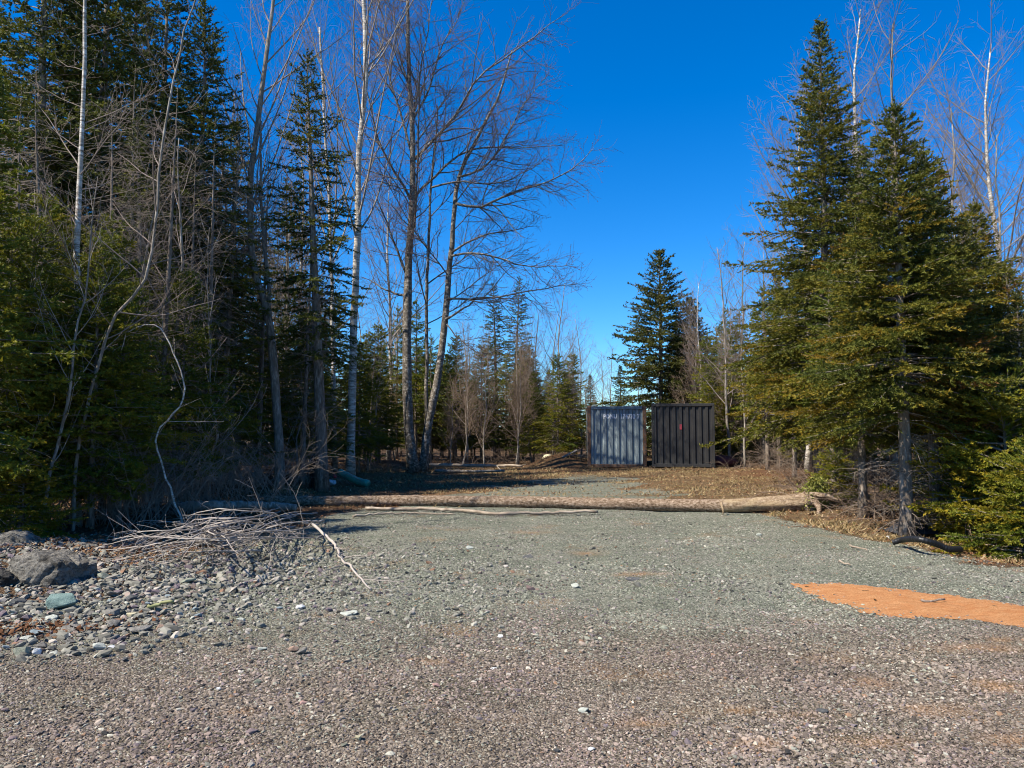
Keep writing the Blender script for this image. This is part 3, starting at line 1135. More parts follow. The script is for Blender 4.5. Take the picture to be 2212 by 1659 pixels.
# ------------------------------------------------------------------ bare trees
def grow(paths, spec, rng, TB, tips=None):
    """paths: list of (points, r_start, r_end); spec: one dict per further level"""
    cur = paths
    for lv, sp in enumerate(spec):
        nxt = []
        for (p, ra, rb) in cur:
            segl = np.linalg.norm(np.diff(p, axis=0), axis=1)
            L = segl.sum()
            n = int(L * sp['den'] + rng.random())
            n = min(n, sp.get('max', 60))
            s = np.concatenate([[0], np.cumsum(segl)]) / max(L, 1e-6)
            for t in sp['t0'] + (1 - sp['t0']) * (np.arange(n) + rng.random(n)) / max(n, 1):
                b = np.array([np.interp(t, s, p[:, j]) for j in range(3)])
                i = min(np.searchsorted(s, t), len(p) - 1)
                i = max(i, 1)
                tg = (p[i] - p[i - 1]) / max(np.linalg.norm(p[i] - p[i - 1]), 1e-6)
                r = ra + (rb - ra) * t
                l = rng.uniform(*sp['len'])
                if sp.get('rel'):
                    l *= L * (1.05 - 0.75 * t)
                rv = rng.normal(0, 1, 3)
                rv[2] *= sp.get('flat', 1.0)
                pr = rv - tg * rv.dot(tg)
                pr /= max(np.linalg.norm(pr), 1e-6)
                a = rng.uniform(*sp['ang'])
                d = tg * cos(a) + pr * sin(a)
                k = sp['k']
                q = [b]
                for _ in range(k - 1):
                    d = d + np.array([0, 0, sp.get('up', 0.1)]) + rng.normal(0, sp.get('wig', 0.1), 3)
                    d = d / np.linalg.norm(d)
                    q.append(q[-1] + d * l / (k - 1))
                q = np.array(q)
                r1 = min(r * 0.75, l * sp['rr'])
                r2 = max(r1 * 0.35, sp.get('rmin', 0.0016))
                r1 = max(r1, r2)
                TB.add(q, np.linspace(r1, r2, k), sp.get('sides', 3))
                nxt.append((q, r1, r2))
                if tips is not None and lv >= len(spec) - 1:
                    tips.append(q)
        cur = nxt
    return cur


SPEC_BARE = [dict(den=2.6, t0=0.30, len=(0.28, 0.5), rel=True, ang=(0.45, 0.85), up=0.10, wig=0.06, k=8, rr=0.0065, sides=4, max=26),
             dict(den=4.2, t0=0.15, len=(0.25, 0.5), rel=True, ang=(0.5, 0.9), up=0.06, wig=0.09, k=6, rr=0.0055, sides=3, max=16),
             dict(den=9.0, t0=0.1, len=(0.12, 0.42), ang=(0.4, 0.9), up=0.03, wig=0.10, k=5, rr=0.005, sides=3, max=9, rmin=0.0022)]


def bare_tree(name, label, cat, stems, seed, spec=SPEC_BARE, bark=BARK_GREY, twig=TWIG_GREY, limbs=(), group=None, origin=None, npts=16, buds=None, sides=8, flare=1.3):
    """stems / limbs: lists of (points, r0, r1) in world space when origin is set, else about (0,0,0)"""
    rng = np.random.default_rng(seed)
    o = np.array(origin if origin is not None else (0, 0, 0), float)
    root = thing(name, label, cat, tuple(o), group=group)
    paths = []
    for (p, r0, r1) in stems:
        q = catmull(np.asarray(p, float) - o, npts)
        q = q + np.vstack([np.zeros((1, 3)), rng.normal(0, 0.012, (npts - 1, 3))])
        rad = np.linspace(1, 0, npts) ** 0.9 * (r0 - r1) + r1
        rad = rad * (1 + rng.normal(0, 0.04, npts))
        rad[0] *= flare
        T = Tubes()
        T.add(q, rad, sides)
        link("trunk", T.mesh("trunk", bark), root)
        paths.append((q, r0, r1))
    TB = Tubes()
    tips = [] if buds else None
    lp = []
    for (p, r0, r1) in limbs:
        q = catmull(np.asarray(p, float) - o, 12)
        q = q + np.vstack([np.zeros((1, 3)), rng.normal(0, 0.02, (11, 3))])
        T = Tubes()
        T.add(q, np.linspace(r0, r1, 12), 6)
        link("limb", T.mesh("limb", bark), root)
        lp.append((q, r0, r1))
    if lp:
        grow(lp, spec[1:], rng, TB, tips)
        grow(paths, [dict(spec[0], max=9)] + list(spec[1:]), rng, TB, tips)
    else:
        grow(paths, spec, rng, TB, tips)
    link("branches", TB.mesh("branches", twig), root)
    if buds:
        sel = [q for q in tips if rng.random() < buds[1]]
        P = np.vstack([q[2:] + rng.normal(0, 0.012, (len(q) - 2, 3)) for q in sel])
        P = P[rng.random(len(P)) < 0.55]
        oc = np.array([[1, 0, 0], [0, 1, 0], [-1, 0, 0], [0, -1, 0], [0, 0, 1.3], [0, 0, -1.3]])
        V = (P[:, None, :] + oc[None] * rng.uniform(0.008, 0.018, (len(P), 1, 1))).reshape(-1, 3)
        f = np.array([[0, 1, 4], [1, 2, 4], [2, 3, 4], [3, 0, 4], [1, 0, 5], [2, 1, 5], [3, 2, 5], [0, 3, 5]])
        F = (np.arange(len(P))[:, None, None] * 6 + f[None]).reshape(-1, 3)
        link("buds", mesh_np("buds", V, F, buds[0]), root, kind="stuff")
    return root


def UV(path, Y, dY=0.0):
    n = len(path)
    return np.array([W(u, v, Y + dY * i / max(n - 1, 1)) for i, (u, v) in enumerate(path)])


def onground(x, y):
    return (x, y, H(x, y) - 0.03)


m = M("maple buds", 0.7, 0.2)
m.base((0.19, 0.045, 0.05))
MAT_BUD = m.m

# ---- the tall right-hand spruces
def spot(u, Y):
    return (u - 1106) / 1620 * Y * (1 / cos(PITCH)) * 1.0


def put(o, x, y, rot=0.0, sc=1.0):
    o.location = onground(x, y)
    o.rotation_euler = (0, 0, rot)
    o.scale = (sc, sc, sc)
    return o


tall = conifer("spruce_tree", "tallest spruce right of the drive with a narrow pointed top", "tree", 12.9, 1.6, 3.0, 31, NEEDLE, BARK_SPRUCE, r0=0.17,
               step=0.18, per=7, seg=0.075, nee=0.060, k=6, droop=0.30, yellow=0.16, gap=0.06, dead=60, shape=0.84, density=1.15, base_tint=0.40)
put(tall, spot(1785, 20), 20.0)
mid = conifer("spruce_tree", "bushy spruce with a bare pale lower trunk beside the drive at right", "tree", 6.75, 2.0, 1.72, 32, NEEDLE, BARK_SPRUCE, r0=0.105,
              step=0.115, per=7, seg=0.046, nee=0.042, k=6, droop=0.22, yellow=0.28, gap=0.08, dead=90, shape=0.92, density=1.15, base_tint=0.46)
put(mid, spot(1953, 11.2), 11.25)
young = conifer("fir_tree", "bright green young fir at the left edge of the wood", "tree", 4.9, 0.85, 1.25, 33, NEEDLE_FIR, BARK_SPRUCE, r0=0.06,
                step=0.125, per=6, seg=0.050, nee=0.042, k=6, droop=0.16, yellow=0.12, dead=45, shape=0.75, density=1.0, base_tint=0.52, gap=0.12)
put(young, -7.3, 11.3, 0.6)
scrag = conifer("spruce_tree", "scraggly dark spruce with a bare lower trunk behind the left end of the log", "tree", 11.6, 3.6, 1.5, 34, NEEDLE, BARK_SPRUCE, r0=0.165,
                step=0.21, per=5, seg=0.085, nee=0.066, k=5, droop=0.36, yellow=0.05, dead=110, shape=0.55, density=1.1, base_tint=0.34, gap=0.13, dead_len=1.5, lean=-0.055)
put(scrag, spot(700, 19.2), 19.2)
back = conifer("spruce_tree", "dense pointed spruce standing right behind the black container", "tree", 12.0, 0.6, 4.1, 35, NEEDLE_DARK, BARK_SPRUCE, r0=0.19,
               step=0.26, per=6, seg=0.15, nee=0.125, k=5, droop=0.25, yellow=0.06, dead=20, shape=0.66, density=1.25, base_tint=0.50)
put(back, spot(1427, 43), 43.0)
lowfir = conifer("fir_tree", "low yellow green fir at the right edge of the picture beside the gravel", "tree", 1.55, 0.08, 0.95, 36, NEEDLE_FIR, BARK_SPRUCE, r0=0.03,
                 step=0.07, per=6, seg=0.034, nee=0.030, k=6, droop=0.12, yellow=0.30, dead=4, shape=0.55, density=1.1, base_tint=0.62)
put(lowfir, 6.75, 9.8, 0.4)
dark = conifer("spruce_tree", "dark broad spruce standing behind the right edge of the drive", "tree", 8.2, 0.6, 1.9, 37, NEEDLE_DARK, BARK_SPRUCE, r0=0.13,
               step=0.17, per=6, seg=0.085, nee=0.066, k=5, droop=0.24, yellow=0.10, dead=40, shape=0.8, density=1.1, base_tint=0.46)
put(dark, spot(2100, 13.2), 13.3, 0.0, 0.66)

pole = conifer("fir_tree", "olive fir with a grey trunk right of the black container", "tree", 7.2, 2.1, 1.75, 39, NEEDLE_FIR, BARK_SPRUCE, r0=0.085,
               step=0.19, per=5, seg=0.085, nee=0.070, k=5, droop=0.24, yellow=0.20, dead=80, shape=0.75, density=1.0, base_tint=0.46, gap=0.18, dead_len=1.2)
put(pole, spot(1655, 28.5), 28.5, 1.0)
leftsp = conifer("spruce_tree", "very tall dark spruce whose thick trunk shows behind the pale birch at left", "tree", 16.0, 4.2, 2.5, 38, NEEDLE, BARK_SPRUCE, r0=0.2,
                 step=0.24, per=6, seg=0.10, nee=0.085, k=5, droop=0.36, yellow=0.05, dead=110, shape=0.6, density=1.05, base_tint=0.36, gap=0.12, dead_len=1.8)
put(leftsp, spot(205, 18.0), 18.0, 1.1)

# copies that can be told apart get their own words; the rest of the wood shares them
RIGHT = [
    (tall, 1880, 24.5, 2.1, 0.86, "tall spruce close behind the tallest one at right"),
    (mid, 1858, 13.0, 2.4, 0.78, "slim spruce between the root end of the log and the bare pale trunk"),
    (mid, 2012, 12.0, 4.1, 0.93, "spruce with a slim trunk above the black pipe"),
    (mid, 2118, 13.6, 0.9, 0.86, "olive spruce filling the right side behind the low yellow green fir"),
    (mid, 2185, 12.9, 3.6, 0.66, "olive spruce at the right edge, shorter than the one beside it"),
    (dark, 2205, 11.6, 1.2, 0.46, "dark spruce cut by the right edge of the picture"),
    (pole, 1712, 24.0, 2.2, 0.95, "olive fir leaning over the dirt behind the root end of the log"),
    (pole, 1600, 33.0, 3.0, 0.95, "light green fir just right of the black container"),
    (pole, 1680, 31.5, 4.4, 1.15, "second olive fir behind the grey trunk right of the black container"),
    (pole, 1560, 38.0, 5.4, 1.0, "fir standing behind the slim pale bare tree by the black container"),
    (pole, 1760, 21.5, 0.6, 1.0, "olive fir at the left foot of the tallest spruce"),
    (pole, 1795, 16.5, 0.3, 0.72, "young olive fir behind the root end of the log"),
    (young, 1530, 37.0, 4.4, 1.3, "light green fir showing above the right end of the black container"),
    (lowfir, 2165, 11.0, 2.0, 1.7, "yellow tipped fir above the low one at the right edge"),
    (lowfir, 1800, 14.6, 1.1, 0.75, "small fir growing through the dead brush beside the log roots"),
    (dark, 2035, 15.0, 3.3, 0.78, "dark spruce in the gap behind the bushy right spruce"),
    (tall, 1690, 37.0, 4.0, 0.72, "broad spruce in the distance right of the black container"),
]
for pr, u, Yd, rz, sc, lab in RIGHT:
    x = spot(u, Yd)
    dup(pr, onground(x, Yd), rz, sc, lab)
o = dup(back, onground(spot(1492, 44.0), 44.0), 2.0, (0.85, 0.85, 0.78), "lower dark spruce at the right shoulder of the one behind the container")

LEFT = [
    (leftsp, 425, 18.5, 2.7, 0.78, "tall dark spruce left of the blue gap in the wood"),
    (leftsp, 335, 21.5, 4.2, 1.0, "dense tall spruce behind the leaning pale sapling"),
    (leftsp, 60, 16.5, 5.0, 0.95, "dark spruce filling the top left corner"),
    (leftsp, -40, 20.5, 0.2, 0.85, "dark spruce cut by the left edge of the picture"),
    (young, 170, 12.6, 2.0, 0.95, "young fir behind the pale birch trunk at left"),
    (young, 60, 11.4, 4.4, 0.72, "small bright fir above the grey boulder"),
    (young, 285, 14.2, 1.3, 0.92, "young fir behind the arching bent branch"),
    (young, 430, 17.0, 3.6, 1.0, "green fir behind the brush pile"),
    (lowfir, 60, 10.4, 0.0, 0.8, "low fir sprig behind the boulder at left"),
    (scrag, 325, 16.0, 0.4, 0.72, "thin shaded spruce with dead twigs behind the brush pile"),
    (young, 265, 12.0, 4.0, 0.8, "bright fir right behind the hooked sapling"),
    (young, 395, 15.0, 1.7, 1.0, "fir at the back of the brush pile"),
    (young, -96, 9.75, 1.9, 1.38, "tall fir cut by the left edge of the picture behind the boulders"),
    (leftsp, 140, 21.0, 3.0, 0.92, "tall spruce between the thick dark trunk and the top left corner"),
    (leftsp, 265, 20.0, 5.1, 0.9, "tall spruce right of the thick dark trunk"),
    (young, 85, 11.9, 2.9, 1.12, "tall bright fir behind the boulders"),
    (young, 205, 11.6, 1.9, 0.95, "bright fir between the pale birch and the crooked sapling"),
    (young, 15, 10.9, 0.9, 0.95, "bright fir at the very left edge behind the boulders"),
    (young, 230, 12.9, 3.9, 1.1, "bright fir behind the crooked pale sapling"),
    (young, 110, 13.6, 5.2, 1.15, "taller young fir left of the pale birch"),
    (young, 350, 16.2, 2.9, 1.1, "fir behind the leaning grey trunk"),
    (young, 500, 19.5, 0.5, 1.05, "fir in shade left of the forked grey maple"),
    (young, 660, 24.0, 1.2, 1.15, "sunlit fir between the grey trunk and the dark spruce"),
    (young, 560, 23.0, 5.2, 1.05, "sunlit fir behind the forked grey maple"),
    (young, 815, 33.0, 2.6, 1.3, "fir between the white birch and the maple clump"),
]
for pr, u, Yd, rz, sc, lab in LEFT:
    x = spot(u, Yd)
    dup(pr, onground(x, Yd), rz, sc, lab)

MIDDLE = [
    (scrag, 1075, 46, 1.0, 0.92, "thin spruce with a sparse crown, left one of the pair beyond the clearing"),
    (scrag, 1105, 44, 2.6, 0.92, "sparse crowned spruce with a bare trunk, right one of the pair beyond the clearing"),
    (young, 985, 38, 0.5, 1.35, "dense fir just right of the maple clump"),
    (young, 1040, 40, 2.5, 1.3, "green fir behind the fallen pale log"),
    (young, 1120, 42, 3.7, 1.1, "fir below the pair of sparse spruces"),
    (dark, 1185, 55, 3.1, 0.75, "pointed fir above the soil heap"),
    (young, 1225, 44, 1.7, 1.05, "fir left of the blue grey container"),
    (dark, 1340, 52, 2.0, 0.75, "fir above the roof of the blue grey container"),
    (young, 905, 40, 5.0, 1.25, "fir between the two stems of the maple clump"),
    (dark, 1275, 62, 2.2, 0.75, "distant fir in the low gap of the tree line"),
]
for pr, u, Yd, rz, sc, lab in MIDDLE:
    x = spot(u, Yd)
    dup(pr, onground(x, Yd), rz, sc, lab)

# the depth of the wood: trees nothing tells apart
rng = np.random.default_rng(77)
placed = []


def fill(n, xr, yr, protos, scr, label, group, mind=1.6):
    c = 0
    tries = 0
    while c < n and tries < n * 40:
        tries += 1
        x, y = rng.uniform(*xr), rng.uniform(*yr)
        if abs(x) > y * 0.78 + 2 or any((x - a) ** 2 + (y - b) ** 2 < mind ** 2 for a, b in placed):
            continue
        placed.append((x, y))
        c += 1
        dup(protos[c % len(protos)], onground(x, y), rng.uniform(0, 6.28), rng.uniform(*scr), label, group)


fill(40, (-30, -8.6), (17, 44), [scrag, dark, young, dark], (0.8, 1.15), "dark conifer deep in the shaded wood at left", "conifers deep in the left wood", 1.7)
fill(20, (-22, -4.8), (24, 48), [young], (0.9, 1.5), "sunlit green fir between the trunks of the left wood", "sunlit firs in the left wood", 1.5)
fill(22, (9.5, 30), (15, 46), [dark, young], (0.55, 0.8), "conifer standing deep in the wood at right", "conifers deep in the right wood", 1.8)
fill(70, (-34, 36), (50, 84), [back, dark, young], (0.5, 0.72), "distant conifer in the tree line beyond the clearing", "distant conifers beyond the clearing", 1.8)

fill(22, (-7, 3.2), (34.5, 46), [young, pole, young], (0.75, 1.2), "green fir in the thicket beyond the clearing", "firs in the thicket beyond the clearing", 1.0)
fill(16, (10.5, 18), (31, 46), [pole, young], (0.8, 1.2), "green fir in the thicket right of the containers", "firs right of the containers", 1.0)

# ---- bare trees with a shape of their own
aspen = [
    ([W(u, v, 12.2) for u, v in [(168, 1165), (166, 1000), (163, 850), (165, 600), (170, 400), (180, 200), (184, 60), (188, -120)]], 0.068, 0.02)]
bare_tree("birch_tree", "pale thin birch with a straight banded trunk at far left", "tree", aspen, 41, bark=BARK_BIRCH, twig=TWIG_GREY,
          origin=onground(*G(168, 1160)[:2]), spec=[dict(SPEC_BARE[0], t0=0.35, up=0.05, ang=(0.8, 1.3), len=(0.18, 0.34))] + SPEC_BARE[1:])
sap = [([W(u, v, 11.2) for u, v in [(158, 1175), (165, 1000), (197, 843), (240, 700), (287, 640), (328, 550), (347, 333), (367, 217), (400, 67), (432, -30), (460, -130)]], 0.027, 0.010)]
bare_tree("bare_sapling", "crooked pale sapling leaning right across the dark firs", "tree", sap, 42, bark=BARK_GREY, twig=TWIG_GREY,
          origin=onground(*W(158, 1175, 11.2)[:2]), npts=26, flare=1.0, spec=[dict(SPEC_BARE[0], den=3.2, t0=0.25, ang=(0.7, 1.2), len=(0.12, 0.28), up=0.04)] + SPEC_BARE[1:])
arch = [([W(u, v, 11.6) for u, v in [(262, 735), (275, 722), (290, 712), (330, 702), (353, 720), (383, 780), (397, 840), (383, 886), (350, 915), (307, 923)]], 0.02, 0.010)]
arch_full = [([W(u, v, 11.7) for u, v in [(395, 1130), (352, 1010), (340, 930), (383, 886), (397, 840), (383, 780), (353, 720), (330, 702), (290, 712), (268, 738), (262, 760)]], 0.017, 0.007)]
bare_tree("bent_sapling", "bent bare sapling arching over like a hook in the left wood", "tree", arch_full, 43, bark=BARK_BIRCH, twig=TWIG_PALE,
          origin=onground(*W(395, 1130, 11.7)[:2]), npts=30, flare=1.0, spec=[dict(SPEC_BARE[0], den=2.6, t0=0.3, len=(0.12, 0.3), up=-0.03), dict(SPEC_BARE[1], den=3)])

fork = [([W(u, v, 19.6) for u, v in [(603, 1063), (602, 980), (596, 850), (581, 690), (548, 570), (541, 400), (558, 250), (575, 120), (592, -10), (600, -120)]], 0.125, 0.03),
        ([W(u, v, 19.6) for u, v in [(583, 700), (580, 620), (567, 480), (563, 380), (562, 260)]], 0.06, 0.02)]
bare_tree("maple_tree", "grey forked maple with a crooked trunk behind the brush pile", "tree", fork, 44, bark=BARK_GREY, twig=TWIG_GREY,
          origin=onground(*W(603, 1062, 19.6)[:2]), npts=22, spec=[dict(SPEC_BARE[0], den=3.0, t0=0.42)] + SPEC_BARE[1:])
wb = [([W(u, v, 25.0) for u, v in [(757, 1032), (760, 850), (765, 700), (771, 550), (775, 367), (781, 267), (790, 167), (788, 67), (782, -60), (780, -170)]], 0.145, 0.05)]
bare_tree("birch_tree", "white birch with black marks left of the maple clump", "tree", wb, 45, bark=BARK_BIRCH, twig=TWIG_GREY,
          origin=onground(*W(757, 1032, 25)[:2]), npts=22, spec=[dict(SPEC_BARE[0], den=2.6, t0=0.40)] + SPEC_BARE[1:])
wb2 = [([W(u, v, 27.0) for u, v in [(724, 1020), (721, 850), (717, 640), (712, 450), (700, 250), (690, 60)]], 0.085, 0.03)]
bare_tree("birch_tree", "thinner white birch behind the dark spruce trunk", "tree", wb2, 46, bark=BARK_BIRCH, twig=TWIG_GREY,
          origin=onground(*W(724, 1020, 27)[:2]), spec=[dict(SPEC_BARE[0], t0=0.45)] + SPEC_BARE[1:])

YC = 28.2
stems = [([W(u, v, YC) for u, v in [(893, 1020), (884, 920), (879, 800), (880, 640), (884, 553), (892, 400), (890, 267), (884, 167), (880, 0), (882, -130)]], 0.20, 0.035),
         ([W(u, v, YC + 0.25) for u, v in [(912, 1018), (925, 920), (938, 860), (955, 750), (968, 620), (974, 553), (984, 417), (996, 367), (1020, 320), (1047, 267), (1080, 200), (1105, 110)]], 0.165, 0.025),
         ([W(u, v, YC + 0.9) for u, v in [(921, 1018), (922, 900), (922, 640), (925, 553), (930, 420), (938, 333), (946, 230)]], 0.085, 0.03)]
limb_uv = [
    ([(890, 437), (867, 393), (823, 317), (793, 200), (757, 33)], -1.2, 0.055), ([(890, 333), (847, 187), (817, 67), (804, -40)], 0.8, 0.05),
    ([(892, 347), (937, 300), (987, 247), (1024, 180), (1070, 140), (1130, 97), (1224, 27)], -0.7, 0.06),
    ([(891, 260), (924, 200), (954, 100), (984, 50), (1014, -30)], 0.9, 0.05),
    ([(894, 427), (937, 383), (1014, 323), (1120, 320), (1220, 313)], 0.6, 0.055),
    ([(988, 383), (1054, 353), (1114, 263), (1137, 217), (1187, 157)], 0.8, 0.05),
    ([(984, 440), (1037, 447), (1104, 417), (1170, 397), (1237, 363), (1284, 320)], -0.8, 0.055),
    ([(932, 405), (987, 393), (1070, 397), (1137, 370), (1187, 333)], -0.5, 0.04),
    ([(976, 545), (1037, 510), (1097, 500), (1160, 486)], 0.5, 0.045),
    ([(975, 553), (1020, 546), (1070, 556), (1120, 573), (1187, 576), (1237, 570)], -0.6, 0.045),
    ([(966, 645), (1030, 646), (1087, 640), (1137, 630), (1197, 620), (1254, 613)], 0.4, 0.045),
    ([(962, 690), (1000, 668), (1030, 643), (1050, 606)], 0.2, 0.05),
    ([(880, 640), (850, 632), (814, 613), (780, 596)], 0.6, 0.055),
    ([(881, 600), (850, 520), (820, 440), (790, 380)], -0.6, 0.055),
    ([(888, 300), (905, 180), (925, 60), (935, -60)], 0.5, 0.045),
    ([(886, 200), (860, 100), (845, -20)], -0.5, 0.04),
    ([(965, 700), (1005, 745), (1050, 765), (1105, 740)], -0.3, 0.03),
]
limbs = [([W(u, v, YC + dy * i / (len(p) - 1)) for i, (u, v) in enumerate(p)], r0, 0.008) for p, dy, r0 in limb_uv]
SPEC_MAPLE = [dict(SPEC_BARE[0], den=0.9, t0=0.35, ang=(0.6, 1.1), up=0.05), dict(SPEC_BARE[1], ang=(0.55, 1.1), up=0.02, wig=0.13, den=6.0, max=32, t0=0.12, len=(0.2, 0.5), rr=0.013), dict(SPEC_BARE[2], den=10, max=18, rmin=0.0038, len=(0.2, 0.7))]
bare_tree("maple_tree", "tall bare maple clump with forked stems and red buds left of the clearing", "tree", stems, 47, bark=BARK_MAPLE, twig=TWIG_DARK, spec=SPEC_MAPLE,
          limbs=limbs, origin=onground(*W(903, 1016, YC)[:2]), npts=26, buds=(MAT_BUD, 0.5), sides=10, flare=1.45)

# ---- bare trees copied through the wood
def generic(h, r, seed, lean=0.05, spec=SPEC_BARE, name="bare_tree", label="", bark=BARK_GREY, twig=TWIG_GREY, wob=0.05):
    g = np.random.default_rng(seed)
    z = np.linspace(-0.1, h, 8)
    p = np.column_stack([np.cumsum(g.normal(0, wob, 8)) + lean * z, np.cumsum(g.normal(0, wob, 8)), z])
    p -= np.array([p[0, 0], p[0, 1], 0])
    return bare_tree(name, label, "tree", [(p, r, r * 0.15)], seed, spec=spec, bark=bark, twig=twig)


SP_FINE = [dict(SPEC_BARE[0], den=3.0, t0=0.22, ang=(0.45, 1.0), up=0.07, wig=0.09, max=38), dict(SPEC_BARE[1], den=5.5, max=14, ang=(0.5, 1.05), up=0.03, wig=0.13), dict(SPEC_BARE[2], den=9, max=8, len=(0.12, 0.38), rmin=0.0026)]
bt1 = generic(12.5, 0.10, 51, 0.03, SP_FINE, "bare_birch", "bare birch with a pale trunk rising behind the tallest spruce at right", BARK_BIRCH, TWIG_GREY, 0.08)
put(bt1, spot(1850, 25.5), 25.5, 0.0, 1.3)
bt2 = generic(10.0, 0.075, 52, -0.04, SP_FINE, "bare_aspen", "thin bare aspen right of the second spruce", BARK_GREY, TWIG_GREY, 0.07)
put(bt2, spot(1985, 20.0), 20.0)
bt3 = generic(7.5, 0.055, 53, 0.03, SP_FINE, "bare_aspen", "slim grey bare tree left of the soil heap", BARK_GREY, TWIG_GREY, 0.06)
put(bt3, spot(1208, 41), 41, 0.5, 1.30)
bt4 = generic(5.2, 0.028, 54, 0.08, [dict(SPEC_BARE[0], den=2.6, t0=0.2, max=14, rr=0.005, len=(0.2, 0.36)), dict(SPEC_BARE[1], den=4, max=8), dict(SPEC_BARE[2], den=6, max=4, rmin=0.0016)],
              "bare_sapling", "thin bare sapling among the firs above the boulder", BARK_GREY, TWIG_PALE, 0.05)
put(bt4, -6.6, 10.6, 0.4)
BARES = [
    (bt1, 1740, 27, 1.0, 1.12, "bare birch left of the tallest spruce with limbs arching left"),
    (bt2, 1925, 22, 2.3, 1.36, "bare tree between the two pointed right-hand spruces"),
    (bt2, 2060, 18, 4.0, 0.95, "bare tree fanning out right of the second spruce"),
    (bt2, 2170, 17.5, 1.5, 0.85, "bare tree fanning into the sky near the right edge"),
    (bt3, 2250, 18, 0.2, 1.0, "slanting bare tree at the right edge"),
    (bt3, 1572, 31.5, 2.2, 1.25, "thin pale bare tree close right of the black container"),
    (bt3, 1600, 34, 5.0, 1.35, "fine bare tree beyond the right side of the black container"),
    (bt2, 1640, 36, 3.1, 1.05, "bare tree with a hazy crown left of the tallest spruce"),
    (bt3, 1195, 37, 0.4, 1.0, "bare tree with pale stems just left of the soil heap"),
    (bt3, 1120, 35.5, 1.9, 0.85, "small bare tree in front of the green thicket"),
    (bt3, 1010, 35, 2.7, 0.9, "small bare tree right of the maple clump"),
    (bt3, 1160, 45, 1.2, 1.2, "bare tree right of the sparse pair of spruces"),
    (bt3, 1255, 47, 3.4, 1.15, "fine bare tree in the low gap of the tree line"),
    (bt3, 1300, 50, 4.4, 0.9, "small bare tree left of the dense spruce behind the containers"),
    (bt2, 1020, 48, 0.6, 0.85, "bare tree behind the right stem of the maple clump"),
    (bt1, 840, 37, 2.0, 1.15, "tall bare tree behind the maple clump"),
    (bt1, 660, 29, 3.5, 1.05, "bare tree behind the scraggly dark spruce"),
    (bt2, 505, 22, 1.8, 1.15, "bare tree in the blue gap of the left wood"),
    (bt2, 465, 25, 5.5, 1.2, "bare tree behind the blue gap of the left wood"),
    (bt3, 300, 14.5, 0.9, 0.85, "grey bare tree among the firs behind the hooked sapling"),
    (bt3, 375, 15.2, 4.9, 1.0, "leaning grey trunk at the back of the brush pile"),
    (bt4, 30, 10.9, 2.0, 1.0, "bare sapling at the left edge above the boulder"),
    (bt4, 460, 16.0, 5.0, 1.1, "bare sapling behind the middle of the brush pile"),
    (bt4, 640, 22.5, 1.0, 1.0, "bare sapling between the grey maple and the dark spruce"),
    (bt4, 800, 29.0, 1.0, 1.0, "thin dark sapling between the white birch and the maple clump"),
]
for pr, u, Yd, rz, sc, lab in BARES:
    dup(pr, onground(spot(u, Yd), Yd), rz, sc, lab)
fill(20, (-26, -7.5), (17, 40), [bt2, bt3], (0.9, 1.3), "bare tree in the shade of the left wood", "bare trees in the left wood", 1.1)
fill(16, (9, 26), (18, 42), [bt2, bt1, bt3], (0.75, 1.05), "fine twigged bare tree in the wood at right", "bare trees in the right wood", 1.3)
fill(30, (-26, 30), (47, 74), [bt3, bt2], (0.8, 1.15), "distant grey bare tree beyond the clearing", "distant bare trees beyond the clearing", 1.3)


dsp = conifer("dead_spruce", "dead standing spruce pole behind the brush pile", "tree", 9.0, 8.2, 0.4, 71, NEEDLE_DARK, BARK_SPRUCE, r0=0.085, step=0.3, per=3, seg=0.1, nee=0.06, k=3,
              dead=170, dead_len=1.3, base_tint=0.3)
put(dsp, spot(450, 17.2), 17.2)
for u_, Y_, sc_, lab_ in [(345, 14.9, 0.95, "dead standing pole leaning at the back of the brush pile"), (250, 14.0, 0.9, "dead standing pole behind the hooked sapling"), (560, 20.5, 1.0, "dead standing pole beside the forked grey maple"),
                          (655, 21.0, 0.9, "dead standing pole left of the scraggly spruce"), (110, 13.2, 0.9, "dead standing pole left of the pale birch"), (480, 19.0, 1.05, "dead standing pole in the middle of the left wood"),
                          (30, 12.4, 0.85, "dead standing pole at the left edge of the picture"), (795, 27.5, 0.6, "thin dark pole right of the white birch")]:
    dup(dsp, onground(spot(u_, Y_), Y_), u_ * 0.7, sc_, lab_, tilt=(random.uniform(-0.06, 0.06), random.uniform(-0.08, 0.08)))
fill(16, (-20, -6.6), (15, 32), [dsp], (0.8, 1.15), "dead standing spruce pole deep in the left wood", "dead poles in the left wood", 0.9)
bt5 = generic(6.5, 0.05, 55, 0.02, [dict(SPEC_BARE[0], den=5, t0=0.12, ang=(0.35, 0.8), up=0.10, max=36), dict(SPEC_BARE[1], den=7, max=14), dict(SPEC_BARE[2], den=9, max=9, len=(0.12, 0.4), rmin=0.0035)],
              "bare_birch", "brownish bare young tree at the edge of the thicket", BARK_GREY, TWIG_BROWN, 0.06)
put(bt5, spot(1150, 36), 36.0, 0.3)
fill(9, (-9, 3.4), (32.5, 42), [bt5], (0.55, 1.0), "brownish bare young tree in the thicket beyond the clearing", "brown bare trees in the thicket", 0.8)
fill(10, (9.5, 15), (30, 42), [bt5], (0.7, 1.15), "brownish bare young tree right of the containers", "brown bare trees right of the containers", 0.8)
fill(18, (-16, -7.2), (13, 30), [bt5], (0.6, 1.1), "brownish bare young tree in the shade of the left wood", "brown bare trees in the left wood", 0.7)

